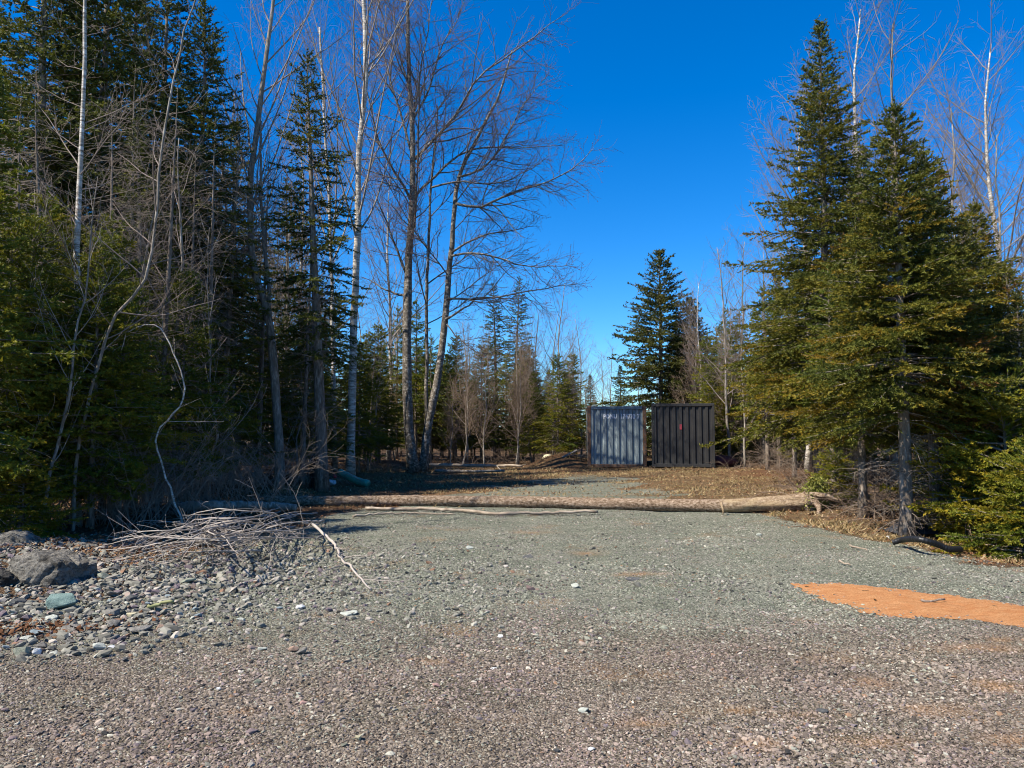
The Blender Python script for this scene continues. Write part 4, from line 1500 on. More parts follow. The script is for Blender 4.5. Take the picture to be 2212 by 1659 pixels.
# ---- low brush
def shrub(name, label, seed, n, h, twig, spread=0.6, arch_=0.0, group=None):
    g = np.random.default_rng(seed)
    root = thing(name, label, "bush", group=group)
    TB = Tubes()
    paths = []
    for i in range(n):
        az = g.uniform(0, 2 * pi)
        b = np.array([g.normal(0, 0.18), g.normal(0, 0.18), -0.05])
        L = h * g.uniform(0.6, 1.25)
        e = g.uniform(1.5 - spread, 1.5)
        s = np.linspace(0, 1, 8)
        el = e - arch_ * s ** 1.5 * g.uniform(0.5, 1.6)
        azs = az + np.cumsum(g.normal(0, 0.12, 8))
        d = np.column_stack([np.cos(azs) * np.cos(el), np.sin(azs) * np.cos(el), np.sin(el)])
        p = b + np.vstack([np.zeros(3), np.cumsum(d[:-1], 0) * L / 7])
        p[:, 2] = np.maximum(p[:, 2], -0.05)
        r = g.uniform(0.005, 0.012)
        TB.add(p, np.linspace(r, 0.002, 8), 4)
        paths.append((p, r, 0.002))
    grow(paths, [dict(den=4, t0=0.2, len=(0.2, 0.7), ang=(0.4, 1.0), up=0.0, wig=0.15, k=6, rr=0.009, max=6),
                 dict(den=5, t0=0.1, len=(0.1, 0.35), ang=(0.4, 1.0), up=0.0, wig=0.14, k=4, rr=0.009, max=3, rmin=0.0024)], g, TB)
    link("twigs", TB.mesh("twigs", twig), root)
    return root


sh1 = shrub("dead_brush", "tangle of brown dead brush beside the roots of the fallen log", 61, 16, 1.3, TWIG_BROWN, 1.2, 1.2, "dead brush under the right spruces")
put(sh1, spot(1800, 15.2), 15.2)
sh2 = shrub("bare_shrub", "grey leafless shrub in the shade of the left wood", 62, 12, 1.6, TWIG_DEAD, 0.7, 0.6, "leafless shrubs in the left wood")
put(sh2, -7.4, 12.0)
sh3 = shrub("dead_brush", "low tangle of brown twigs at the edge of the clearing", 63, 14, 0.9, TWIG_BROWN, 1.3, 1.0, "twig tangles at the edge of the clearing")
put(sh3, spot(1020, 34), 34.0)
for i, (u, Yd) in enumerate([(1835, 13.8), (1870, 14.4), (1905, 12.6), (1765, 16.6), (1935, 13.6), (1985, 12.4), (2035, 12.2), (2060, 13.4), (1720, 19), (1830, 17), (1890, 16.2),
                             (1960, 15.5), (2090, 11.4), (1745, 22), (1800, 20)]):
    dup(sh1, onground(spot(u, Yd), Yd), i * 1.3, 0.75 + 0.1 * (i % 4), "tangle of brown dead brush under the spruces at right")
sh1['label'] = "tangle of brown dead brush under the spruces at right"
for i, (u, Yd) in enumerate([(40, 11.8), (120, 11.4), (210, 12.2), (300, 12.6), (380, 13.6), (440, 15), (520, 17.5), (330, 15.5), (180, 14), (90, 13), (560, 19.5), (480, 18.5), (650, 21.5), (250, 13.2), (20, 10.9), (420, 12.9), (500, 13.6), (560, 14.2), (350, 12.2), (610, 16.5), (460, 14.0), (290, 11.6)]):
    dup(sh2, onground(spot(u, Yd), Yd), i * 1.7, 0.7 + 0.12 * (i % 5), "grey leafless shrub in the shade of the left wood")
for i, (u, Yd) in enumerate([(945, 33), (985, 35), (1060, 36), (1100, 37), (1150, 37), (930, 31), (860, 32), (830, 31), (1240, 37), (1180, 38), (1580, 30), (1620, 30.5), (1690, 27)]):
    dup(sh3, onground(spot(u, Yd), Yd), i * 2.1, 1.0 + 0.14 * (i % 5), "low tangle of brown twigs at the edge of the clearing")


# ------------------------------------------------------------------ fallen log, pole, branches
m = M("log bark", 0.9, 0.1)
v = m.coords((0.6, 1, 1))
n1 = m.noise(v, 26, 7, 0.75)
n2 = m.noise(m.coords((1.0, 1, 1)), 5, 4, 0.6)
cb = m.ramp(n1, [(0.34, (0.04, 0.024, 0.015)), (0.47, (0.21, 0.145, 0.095)), (0.64, (0.44, 0.34, 0.255))])
cb = m.mix(m.ramp(n2, [(0.55, 0.0), (0.70, 0.6)]), cb, (0.14, 0.09, 0.06))
wood = m.ramp(n1, [(0.3, (0.19, 0.12, 0.065)), (0.6, (0.42, 0.32, 0.20))])
m.base(m.mix(m.attr("peel"), cb, wood))
m.bump(n1, 1.0, 0.04)
MAT_LOG = m.m
lg = thing("fallen_log", "long fallen tree trunk lying across the drive with its root end at right", "log", tuple(G(1150, 1096)))
lo = np.array(lg.location)
LP = np.array([G(560, 1090), G(715, 1093), G(900, 1093), G(1150, 1096), G(1350, 1101), G(1555, 1107), G(1640, 1109), G(1720, 1112), G(1755, 1113)])
Rl = np.array([0.10, 0.112, 0.115, 0.118, 0.118, 0.122, 0.132, 0.148, 0.152])
Zl = np.array([0.09, 0.10, 0.105, 0.105, 0.11, 0.13, 0.17, 0.235, 0.27])
LP[:, 2] = Zl
nn = 150
Lc = catmull(LP, nn)
tt_ = np.linspace(0, 1, nn)
s_ = np.concatenate([[0], np.cumsum(np.linalg.norm(np.diff(LP, axis=0), axis=1))])
Lr = np.interp(tt_, s_ / s_[-1], Rl)
ms = 26
g = np.random.default_rng(5)
ang = np.linspace(0, 2 * pi, ms, endpoint=False)
Tn = unit(np.gradient(Lc, axis=0))
side = unit(np.cross(Tn, np.array([[0, 0, 1.0]])))
upv = np.cross(side, Tn)
px = s_[-1] * tt_
flute = np.clip((tt_ - 0.80) / 0.2, 0, 1)[:, None]
rr = Lr[:, None] * (1 + 0.05 * np.sin(px[:, None] * 3.1 + 2 * np.sin(ang * 2)[None]) * np.cos(ang)[None] + 0.02 * g.normal(0, 1, (nn, ms))
                    + flute * (0.07 * np.sin(ang * 7 + px[:, None] * 0.8) + 0.05 * np.sin(ang * 11 + 1.0)))
for kx, ka in ((2.2, 1.0), (3.4, 1.9), (5.1, 1.3), (6.6, 2.2), (1.1, 1.7)):       # knots
    rr += 0.03 * np.exp(-((px[:, None] - kx) / 0.05) ** 2 - ((ang[None] - ka) / 0.25) ** 2)
V = Lc[:, None, :] + side[:, None, :] * (rr * np.cos(ang))[:, :, None] + upv[:, None, :] * (rr * np.sin(ang))[:, :, None]
idx = np.arange(nn * ms).reshape(nn, ms)
nxt = np.roll(idx, -1, 1)
F = np.stack([idx[:-1], nxt[:-1], nxt[1:], idx[1:]], -1).reshape(-1, 4)
V = np.vstack([V.reshape(-1, 3), Lc[:1], Lc[-1:]]) - lo
Fe = np.vstack([np.stack([np.full(ms, nn * ms), nxt[0], idx[0]], -1), np.stack([np.full(ms, nn * ms + 1), idx[-1], nxt[-1]], -1)])
u_split = np.interp(1562, [560, 1755], [0, 1])
t_split = (s_[5] / s_[-1])
peel = (np.clip((tt_ - t_split) / 0.006, 0, 1) * np.clip(1 - (tt_ - t_split - 0.075) / 0.09, 0, 1))[:, None] * (0.5 + 0.5 * np.sin(ang * 3 + 4.5 * np.sin(px * 4)[:, None]) + 0.35 * np.cos(ang - 0.3)[None])
peel = np.concatenate([np.clip(peel, 0, 1).ravel(), [1, 0]])
link("trunk", mesh_np("trunk", V, [F, Fe], MAT_LOG, {"peel": peel}, True), lg)
# roots
end = Lc[-1]
for i in range(9):
    a = 2 * pi * i / 9 + g.normal(0, 0.2)
    d = np.array([0.75, 0.25 * cos(a), 0.0]) + np.array([0, cos(a) * 0.8, sin(a) * 0.8])
    n_ = 8
    q = [end - Lc[-1] * 0 + np.array([-0.12, 0.10 * cos(a), 0.10 * sin(a)])]
    for k_ in range(n_ - 1):
        d = unit(d + g.normal(0, 0.22, 3) + np.array([0.02, 0, -0.12]))
        q.append(q[-1] + d * g.uniform(0.07, 0.11))
    q = np.array(q)
    q[:, 2] = np.maximum(q[:, 2], 0.02)
    T = Tubes()
    T.add(q - lo, np.linspace(0.085, 0.012, n_), 7)
    V_, F_, A_ = T.arrays()
    link("root", mesh_np("root", V_, F_, MAT_LOG, {"peel": np.zeros(len(V_))}, True), lg)
# broken stub hanging at the split
T = Tubes()
sb = W(1557, 1092, 14.3)
T.add(np.array([sb + [0, -0.02, 0.06], sb + [0.0, -0.10, 0.0], sb + [0.01, -0.13, -0.09], sb + [0.0, -0.13, -0.17]]) - lo, np.array([0.03, 0.026, 0.018, 0.005]), 6)
V_, F_, A_ = T.arrays()
link("broken_stub", mesh_np("broken_stub", V_, F_, MAT_LOG, {"peel": np.full(len(V_), 0.8)}, True), lg)
# moss on the root end
m = M("moss", 0.95, 0.05)
m.base(m.ramp(m.attr("tint"), [(0.0, (0.06, 0.07, 0.015)), (0.6, (0.20, 0.21, 0.05)), (1.0, (0.38, 0.36, 0.12))]))
n = 2600
th = g.uniform(0, 2 * pi, n)
base = end + np.column_stack([g.normal(0.02, 0.10, n), 0.20 * np.cos(th) * g.uniform(0.7, 1.1, n), 0.03 + 0.22 * np.sin(th) * g.uniform(0.7, 1.15, n)])
sel = g.random(n) < 0.33
base[sel] = end + np.column_stack([g.normal(0.13, 0.07, sel.sum()), g.normal(0.05, 0.09, sel.sum()), 0.30 + g.normal(0, 0.07, sel.sum())])
base[:, 2] = np.maximum(base[:, 2], 0.02)
D = unit(g.normal(0, 1, (n, 3)) + np.array([-0.1, -0.3, 0.5]))
U = unit(np.cross(D, g.normal(0, 1, (n, 3))))
tri_cloud("moss", base - lo, D, U, g.uniform(0.03, 0.07, n), g.uniform(0.015, 0.03, n), m.m, np.clip(g.normal(0.5, 0.25, n), 0, 1), "stuff", lg)

m = M("peeled pole", 0.8, 0.15)
n1 = m.noise(m.coords((0.4, 1, 1)), 14, 5)
m.base(m.ramp(n1, [(0.3, (0.16, 0.115, 0.08)), (0.55, (0.31, 0.25, 0.19)), (0.75, (0.44, 0.37, 0.30))]))
MAT_POLE = m.m


def lying(name, label, cat, uvz, r0, r1, mat, twigs=None, seed=1, n=24, sides=7, group=None, zmul=1.0):
    g = np.random.default_rng(seed)
    P = np.array([G(u, v, z * zmul) for u, v, z in uvz])
    o = thing(name, label, cat, tuple(P[0]), group=group)
    q = catmull(P, n) - P[0]
    q = q + np.vstack([np.zeros((1, 3)), g.normal(0, 0.008, (n - 1, 3))])
    T = Tubes()
    T.add(q, np.linspace(r0, r1, n) * (1 + g.normal(0, 0.06, n)), sides)
    link("stem", T.mesh("stem", mat), o)
    if twigs:
        TB = Tubes()
        grow([(q, r0, r1)], twigs, g, TB)
        V_, F_, A_ = TB.arrays()
        zw = P[0][2] + V_[:, 2]
        V_[:, 2] = np.where(zw < 0.01, 0.01 - P[0][2] + 0.1 * np.abs(zw), V_[:, 2])
        link("twigs", mesh_np("twigs", V_, F_, TWIG_PALE, {"thick": A_}, True), o)
    return o


lying("pole", "long slender peeled pole lying along the front of the log", "pole",
      [(790, 1098, 0.05), (850, 1099, 0.05), (930, 1100, 0.05), (1000, 1103, 0.05), (1060, 1108, 0.05), (1120, 1109, 0.05), (1200, 1107, 0.05), (1292, 1104, 0.07)], 0.034, 0.028, MAT_POLE, seed=3, n=40)
lying("fallen_branch", "short pale branch lying under the slender pole", "branch", [(762, 1116, 0.03), (815, 1110, 0.04), (870, 1108, 0.04), (930, 1109, 0.03), (985, 1111, 0.02)], 0.022, 0.012, MAT_POLE,
      [dict(den=2, t0=0.2, len=(0.2, 0.5), ang=(0.4, 0.9), up=0, wig=0.12, k=5, rr=0.012)], seed=4)
TW = [dict(den=3.2, t0=0.12, len=(0.35, 0.95), ang=(0.4, 1.0), up=-0.02, wig=0.10, k=7, rr=0.010, flat=0.35, max=12),
      dict(den=5.0, t0=0.1, len=(0.12, 0.45), ang=(0.4, 1.0), up=0.0, wig=0.12, k=5, rr=0.009, max=6, rmin=0.0018)]
lying("fallen_branch", "thick pale broken branch lying on the gravel in front of the log", "branch",
      [(655, 1128, 0.32), (672, 1130, 0.28), (700, 1156, 0.16), (722, 1174, 0.10), (735, 1202, 0.06), (760, 1228, 0.05), (780, 1252, 0.04), (797, 1272, 0.02)], 0.024, 0.009, TWIG_PALE, TW, seed=8, n=30)
lying("stick", "yellow green stick lying among the stones", "stick", [(318, 1309, 0.06), (345, 1305, 0.07), (375, 1300, 0.09)], 0.016, 0.013, (lambda m: (m.base((0.22, 0.22, 0.10)), m.m)[1])(M("green stick", 0.6, 0.2)), seed=9, n=8)
lying("fallen_log", "thin pale fallen trunk at the far edge of the clearing", "log", [(925, 1004, 0.25), (985, 1005, 0.22), (1060, 1006, 0.2), (1128, 1006, 0.22)], 0.07, 0.05, MAT_POLE,
      [dict(den=1.5, t0=0.2, len=(0.3, 0.7), ang=(0.8, 1.3), up=-0.05, wig=0.08, k=4, rr=0.03)], seed=12)
lying("fallen_log", "second fallen trunk lower down at the far edge of the clearing", "log", [(940, 1017, 0.1), (1010, 1018, 0.1), (1090, 1017, 0.1)], 0.06, 0.04, BARK_GREY, seed=13)
lying("fallen_log", "shaded grey log lying behind the brush pile", "log", [(385, 1096, 0.25), (450, 1092, 0.28), (560, 1092, 0.22), (640, 1096, 0.15)], 0.09, 0.07, BARK_GREY, seed=14)
pk = [W(1186, 1003, 32.2), W(1215, 988, 32.2), W(1246, 972, 32.3)]
t = thing("plank", "slanting weathered plank leaning on the soil heap", "plank", tuple(pk[0]))
bm = bmesh.new()
add_box(bm, 0, float(np.linalg.norm(pk[2] - pk[0])), -0.06, 0.06, -0.02, 0.02, 0.006)
o = bm_obj("board", bm, BARK_GREY, t)
o.rotation_euler = (0.5, -math.atan2(pk[2][2] - pk[0][2], pk[2][0] - pk[0][0]), 0)
for i, (u, v, du, dv, lab) in enumerate([(1812, 1213, 26, 6, "pale splinter of wood lying on the right side of the gravel"), (1835, 1177, 40, 12, "short stick on the grass verge at right"),
                                         (1990, 1296, 48, 2, "thin dark stick lying on the orange sand"), (2120, 1170, 40, 14, "light stick on the stones below the black pipe")]):
    lying("stick", lab, "stick", [(u, v, 0.03), (u + du * 0.5, v + dv * 0.5, 0.035), (u + du, v + dv, 0.03)], 0.013, 0.009, MAT_POLE if i != 2 else BARK_SPRUCE, seed=20 + i, n=6)

# the brush pile: every long bare branch of it
BR = [[(617, 1150, 0.05), (597, 1113, 0.35), (539, 1103, 0.55), (471, 1101, 0.55), (420, 1110, 0.45), (379, 1130, 0.25)],
      [(500, 1120, 0.5), (434, 1122, 0.45), (400, 1135, 0.4), (365, 1150, 0.3), (318, 1180, 0.15), (290, 1205, 0.05)],
      [(539, 1128, 0.35), (460, 1128, 0.4), (420, 1135, 0.38), (352, 1150, 0.3), (284, 1175, 0.2), (223, 1200, 0.08)],
      [(563, 1190, 0.1), (488, 1188, 0.15), (420, 1192, 0.17), (352, 1200, 0.15), (300, 1210, 0.12), (233, 1228, 0.06)],
      [(454, 1125, 0.45), (434, 1150, 0.3), (420, 1185, 0.1)], [(450, 1203, 0.1), (434, 1225, 0.12), (393, 1252, 0.05)],
      [(700, 1125, 0.25), (640, 1128, 0.45), (590, 1140, 0.4), (540, 1165, 0.25), (480, 1190, 0.08)]]
g = np.random.default_rng(91)
for i in range(30):
    u0, v0 = g.uniform(440, 700), g.uniform(1090, 1165)
    u1, v1 = g.uniform(190, 470), g.uniform(1110, 1225)
    hp = g.uniform(0.12, 0.62)
    k_ = 5
    BR.append([(u0 + (u1 - u0) * t + g.normal(0, 8), v0 + (v1 - v0) * t + g.normal(0, 4), max(0.03, hp * (4 * t * (1 - t)) * 0.8 + 0.06)) for t in np.linspace(0, 1, k_)])
TWB = [dict(den=2.0, t0=0.2, len=(0.35, 1.0), ang=(0.2, 0.6), up=-0.02, wig=0.09, k=8, rr=0.009, flat=0.6, max=6),
       dict(den=2.0, t0=0.15, len=(0.12, 0.4), ang=(0.4, 0.9), up=-0.01, wig=0.10, k=5, rr=0.010, max=2, rmin=0.0024)]
for i, p in enumerate(BR):
    lying("fallen_branch", "long bare grey branch in the brush pile left of the log", "branch", p, g.uniform(0.008, 0.016), 0.0035, TWIG_PALE, TWB, seed=100 + i, n=16, sides=5,
          group="branches of the brush pile", zmul=1.05)


# ------------------------------------------------------------------ stones one can pick out
def rock_mesh(name, seed, n=14, flat=0.6, mat=None, bevel=0.0):
    g = np.random.default_rng(seed)
    p = unit(g.normal(0, 1, (n, 3))) * g.uniform(0.8, 1.05, (n, 1)) * np.array([[0.5, 0.42, 0.5 * flat]])
    bm = bmesh.new()
    for q in p:
        bm.verts.new(q)
    bmesh.ops.convex_hull(bm, input=bm.verts[:])
    bmesh.ops.delete(bm, geom=[v for v in bm.verts if not v.link_faces], context='VERTS')
    if bevel:
        bmesh.ops.bevel(bm, geom=bm.edges[:], offset=bevel, segments=1, affect='EDGES', profile=0.5)
    me = bpy.data.meshes.new(name)
    bm.to_mesh(me)
    bm.free()
    if mat:
        me.materials.append(mat)
    return me


def mat_stone(name, a, b, spk=22):
    m = M(name, 0.88, 0.2)
    n1 = m.noise(m.coords((1, 1, 2.2)), 4.5, 5, 0.65)
    n2 = m.noise(m.coords(), spk, 4, 0.7)
    c = m.ramp(n1, [(0.32, a), (0.66, b)])
    c = m.mix(m.ramp(n2, [(0.55, 0.0), (0.72, 0.5)]), c, tuple(min(0.75, x * 1.7) for x in b))
    m.base(c)
    m.bump(n2, 0.6, 0.04)
    return m.m


STONE = {
    'grey': mat_stone("grey stone", (0.105, 0.096, 0.083), (0.25, 0.232, 0.205)), 'dark': mat_stone("dark stone", (0.06, 0.06, 0.06), (0.13, 0.13, 0.125)),
    'teal': mat_stone("teal stone", (0.10, 0.155, 0.14), (0.19, 0.26, 0.235)), 'cream': mat_stone("cream stone", (0.42, 0.36, 0.22), (0.60, 0.54, 0.36)),
    'rust': mat_stone("rusty stone", (0.26, 0.17, 0.12), (0.40, 0.28, 0.21)), 'pale': mat_stone("pale stone", (0.36, 0.37, 0.31), (0.52, 0.53, 0.46)),
    'white': mat_stone("white stone", (0.50, 0.50, 0.49), (0.68, 0.68, 0.66)), 'blue': mat_stone("bluish stone", (0.19, 0.23, 0.24), (0.30, 0.35, 0.36)),
    'pink': mat_stone("pinkish stone", (0.34, 0.20, 0.17), (0.46, 0.30, 0.26)), 'purple': mat_stone("purple brown stone", (0.17, 0.125, 0.125), (0.26, 0.20, 0.195)),
    'moss': mat_stone("green grey stone", (0.19, 0.20, 0.15), (0.30, 0.31, 0.24))}
BOULDER = {}
for k_, a_, b_ in (('grey', (0.065, 0.058, 0.048), (0.26, 0.24, 0.205)), ('dark', (0.03, 0.028, 0.025), (0.09, 0.084, 0.075))):
    m = M(k_ + " boulder", 0.92, 0.1)
    n1 = m.noise(m.coords((1.0, 1.0, 2.6)), 5.5, 8, 0.72)
    n2 = m.noise(m.coords(), 30, 6, 0.75)
    c = m.ramp(n1, [(0.38, a_), (0.52, b_), (0.72, tuple(x * 1.35 for x in b_))])
    c = m.mix(m.ramp(n2, [(0.38, 0.8), (0.52, 0.0)]), c, a_)
    m.base(c)
    m.bump(m.math('ADD', n1, m.math('MULTIPLY', n2, 0.5)), 1.0, 0.09)
    BOULDER[k_] = m.m
SN = {'grey': 'grey', 'dark': 'dark', 'teal': 'teal', 'cream': 'cream yellow', 'rust': 'rusty brown', 'pale': 'pale', 'white': 'white', 'blue': 'bluish', 'pink': 'pinkish', 'purple': 'purple brown', 'moss': 'green grey'}


def stone(u, v, wu, kind, flat, label, seed, name="stone", cat="stone", group=None, aspect=1.0, n=15):
    p = G(u, v)
    w = wu / 1620 * p[1]
    me = rock_mesh(name, seed, n, flat, STONE[kind], 0.02)
    z = H(p[0], p[1] + w * 0.3)
    y = p[1] + w * 0.30
    o = link(name, me, None, (p[0] * (y / p[1]), y, z + w * 0.5 * flat * 0.62), label=label, category=cat, group=group)
    o.scale = (w * 1.05, w * aspect, w)
    g = np.random.default_rng(seed)
    o.rotation_euler = (g.normal(0, 0.12), g.normal(0, 0.12), g.uniform(0, 0.6))
    return o


# boulders: finer, with weathered relief
def boulder(label, c, dims, seed, kind='grey'):
    g = np.random.default_rng(seed)
    bm = bmesh.new()
    bmesh.ops.create_icosphere(bm, subdivisions=5, radius=1.0)
    planes = [(Vector(unit(g.normal(0, 1, 3) + np.array([0, 0, 0.25]))), g.uniform(0.48, 0.8)) for _ in range(9)]
    from mathutils import noise as mn
    for v in bm.verts:
        for nrm, d in planes:
            k_ = v.co.dot(nrm) - d
            if k_ > 0:
                v.co -= nrm * k_ * 0.96
        q_ = v.co.copy()
        v.co += q_.normalized() * (0.06 * mn.fractal(q_ * 2.2 + Vector((seed, 0, 0)), 0.8, 2.1, 6) - 0.07 * max(0, 0.18 - abs(mn.noise(Vector((q_.x * 1.3 + q_.z * 1.6, q_.y * 1.5, q_.z * 1.8 - q_.x * 1.2)) + Vector((0, seed, 0))))) / 0.18 + 0.022 * mn.noise(q_ * 14))
    for v in bm.verts:
        v.co = Vector((v.co.x * dims[0], v.co.y * dims[1], v.co.z * dims[2]))
    o = bm_obj("boulder", bm, BOULDER[kind], None, label=label, category="boulder")
    o.location = c
    o.rotation_euler = (0, 0, g.uniform(0, 1))
    return o


b1 = G(75, 1290)
boulder("large grey boulder with a sloping cracked face at left", (b1[0] - 0.05, b1[1] + 0.42, 0.11), (0.45, 0.42, 0.40), 3)
b2 = G(-5, 1294)
boulder("square dark grey rock cut by the left edge of the picture", (b2[0] - 0.02, b2[1] + 0.05, 0.10), (0.17, 0.17, 0.16), 5, 'dark')
b3 = G(10, 1235)
boulder("rounded boulder behind the large one at left", (b3[0] - 0.2, b3[1] + 0.5, 0.12), (0.36, 0.32, 0.28), 8)
b4 = G(235, 1236)
boulder("shaded rock under the brush pile", (b4[0], b4[1] + 0.3, 0.06), (0.22, 0.2, 0.14), 11)
b5 = G(150, 1225)
boulder("low grey rock behind the large boulder", (b5[0], b5[1] + 0.3, 0.08), (0.28, 0.22, 0.17), 12)

stone(134, 1326, 76, 'teal', 0.62, "teal green block of stone in front of the large boulder", 201, n=13)
ST = [(285, 1337, 27, 'cream', 0.6, "cream yellow stone among the grey rubble"), (345, 1365, 24, 'rust', 0.75, "rusty brown block at the right end of the long flat slab"),
      (300, 1371, 66, 'grey', 0.28, "long flat grey slab left of the rusty block"), (246, 1337, 44, 'grey', 0.6, "round grey stone left of the cream one"),
      (244, 1360, 38, 'grey', 0.65, "grey stone below the round grey one, above the flat slab"), (153, 1366, 50, 'grey', 0.35, "flat wide grey stone below the teal block"),
      (190, 1362, 22, 'dark', 0.6, "small dark stone at the right end of the flat wide one"), (149, 1343, 31, 'grey', 0.6, "grey stone touching the front of the teal block"),
      (110, 1346, 33, 'pale', 0.45, "pale yellowish stone below the left end of the teal block"), (76, 1376, 33, 'blue', 0.55, "bluish stone at the left, below the teal block"),
      (55, 1388, 40, 'pale', 0.28, "pale thin slab above the round green grey stone"), (48, 1420, 38, 'moss', 0.75, "round green grey stone at the edge of the red leaves"),
      (80, 1416, 22, 'white', 0.9, "upright white stone beside the round green grey one"), (90, 1402, 31, 'grey', 0.5, "grey stone behind the upright white one"),
      (113, 1407, 20, 'dark', 0.7, "dark stone right of the upright white one"), (118, 1417, 29, 'pale', 0.35, "flat pale stone on the red leaves"),
      (213, 1406, 36, 'pale', 0.5, "pale split stone right of the red leaves"), (241, 1402, 17, 'white', 0.45, "small white stone right of the pale split one"),
      (149, 1392, 26, 'grey', 0.4, "grey stone above the red leaves"), (145, 1376, 15, 'white', 0.6, "small white stone below the flat wide one"),
      (243, 1384, 38, 'grey', 0.4, "low grey stone below the long flat slab"), (249, 1256, 34, 'dark', 0.6, "dark angular stone at the edge of the brush"),
      (222, 1272, 33, 'moss', 0.8, "mossy upright stone at the edge of the brush"), (173, 1258, 23, 'pale', 0.5, "pale stone right of the large boulder"),
      (40, 1318, 33, 'dark', 0.55, "dark stone left of the teal block"), (38, 1300, 19, 'pale', 0.6, "pale stone at the foot of the large boulder"),
      (70, 1330, 20, 'grey', 0.6, "grey stone between the dark one and the teal block"), (246, 1298, 37, 'grey', 0.5, "grey stone above the round grey one"),
      (283, 1304, 30, 'dark', 0.6, "dark blocky stone left of the yellow green stick"), (405, 1270, 38, 'moss', 0.5, "green grey stone below the brush pile tips"),
      (648, 1318, 24, 'white', 0.5, "white rounded pebble in the middle of the gravel"), (634, 1409, 27, 'rust', 0.6, "brown stone in the small cluster on the gravel"),
      (652, 1415, 27, 'grey', 0.7, "grey stone in the small cluster on the gravel"), (567, 1406, 27, 'pale', 0.3, "flat pale stone left of the small cluster"),
      (556, 1481, 21, 'moss', 0.5, "green grey pebble below the small cluster"), (473, 1492, 14, 'white', 0.6, "tiny white pebble in the brown gravel"),
      (543, 1586, 36, 'purple', 0.35, "flat purple brown stone in the front gravel"), (655, 1524, 22, 'pink', 0.35, "flat reddish stone in the front gravel"),
      (943, 1487, 22, 'pink', 0.5, "pink stone in the brown gravel at the middle"), (776, 1605, 25, 'cream', 0.6, "cream pointed stone near the bottom edge"),
      (1262, 1541, 31, 'pale', 0.4, "flat whitish green stone in the front gravel"), (1277, 1619, 18, 'white', 0.5, "white stone near the bottom edge"),
      (1200, 1623, 17, 'dark', 0.6, "black stone near the bottom edge"), (1067, 1448, 16, 'white', 0.4, "small white stone at the start of the brown gravel"),
      (1082, 1376, 18, 'white', 0.5, "white pebble in the grey gravel"), (753, 1331, 46, 'pale', 0.2, "long pale slab lying flat in the gravel"),
      (1243, 1268, 27, 'pale', 0.45, "pale stone in the middle of the grey gravel"), (1140, 1205, 36, 'dark', 0.15, "thin dark sliver of slate on the gravel"),
      (1366, 1253, 40, 'dark', 0.15, "dark flat slate beside the small clay patch"), (1012, 1185, 24, 'pale', 0.35, "flat pale stone nearest the log"),
      (1776, 1541, 34, 'dark', 0.25, "dark green flat stone on the right side of the gravel"), (1593, 1654, 18, 'dark', 0.5, "dark pebble at the bottom edge of the gravel"),
      (485, 1325, 26, 'grey', 0.3, "flat grey slab right of the yellow green stick"), (520, 1345, 24, 'pale', 0.4, "pale angular stone in the grey rubble"),
      (430, 1335, 25, 'blue', 0.5, "bluish stone in the grey rubble"), (605, 1318, 20, 'blue', 0.3, "bluish flat stone left of the white pebble"),
      (1640, 1158, 14, 'pale', 0.5, "pale stone at the edge of the verge"), (1920, 1163, 16, 'white', 0.5, "white stone beside the pale trunk"), (1935, 1166, 18, 'pale', 0.5, "pale stone at the foot of the pale trunk"),
      (25, 1600, 20, 'purple', 0.5, "purple brown stone in the bottom left gravel"), (10, 1535, 18, 'purple', 0.6, "dark purple stone at the left edge")]
for i, (u, v, wu, k_, fl, lab) in enumerate(ST):
    stone(u, v, wu, k_, fl, lab, 210 + i)
# smaller broken stones of the bank nothing tells apart
protos = [rock_mesh("stone", 400 + i, 13, 0.55, STONE[k_], 0.02) for i, k_ in enumerate(['grey', 'grey', 'dark', 'grey', 'pale', 'blue', 'grey', 'moss'])]
g = np.random.default_rng(401)
c = 0
while c < 150:
    u, v = abs(g.normal(0, 260)), g.normal(1318, 52)
    if u > 760 or v < 1235 or v > 1440 or v > 1440 - u * 0.12 + 20:
        continue
    p = G(u, v)
    w = g.uniform(9, 24) / 1620 * p[1]
    o = link("stone", protos[c % 8], None, (p[0], p[1], H(p[0], p[1]) + w * 0.15), label="broken grey stone in the rubble bank at left", category="stone", group="loose stones of the rubble bank")
    o.scale = (w, w * g.uniform(0.7, 1.1), w * g.uniform(0.7, 1.2))
    o.rotation_euler = (g.normal(0, 0.25), g.normal(0, 0.25), g.uniform(0, 6.28))
    c += 1

# ------------------------------------------------------------------ pipes and small things
def ribbed(path, r, mat, name, parent, pitch=0.05, n=90, amp=0.12, sides=14):
    q = catmull(path, n)
    L = np.linalg.norm(np.diff(q, axis=0), axis=1).sum()
    s = np.linspace(0, L, n)
    T = Tubes()
    T.add(q, r * (1 + amp * np.sin(2 * pi * s / pitch)), sides)
    return link(name, T.mesh(name, mat), parent)


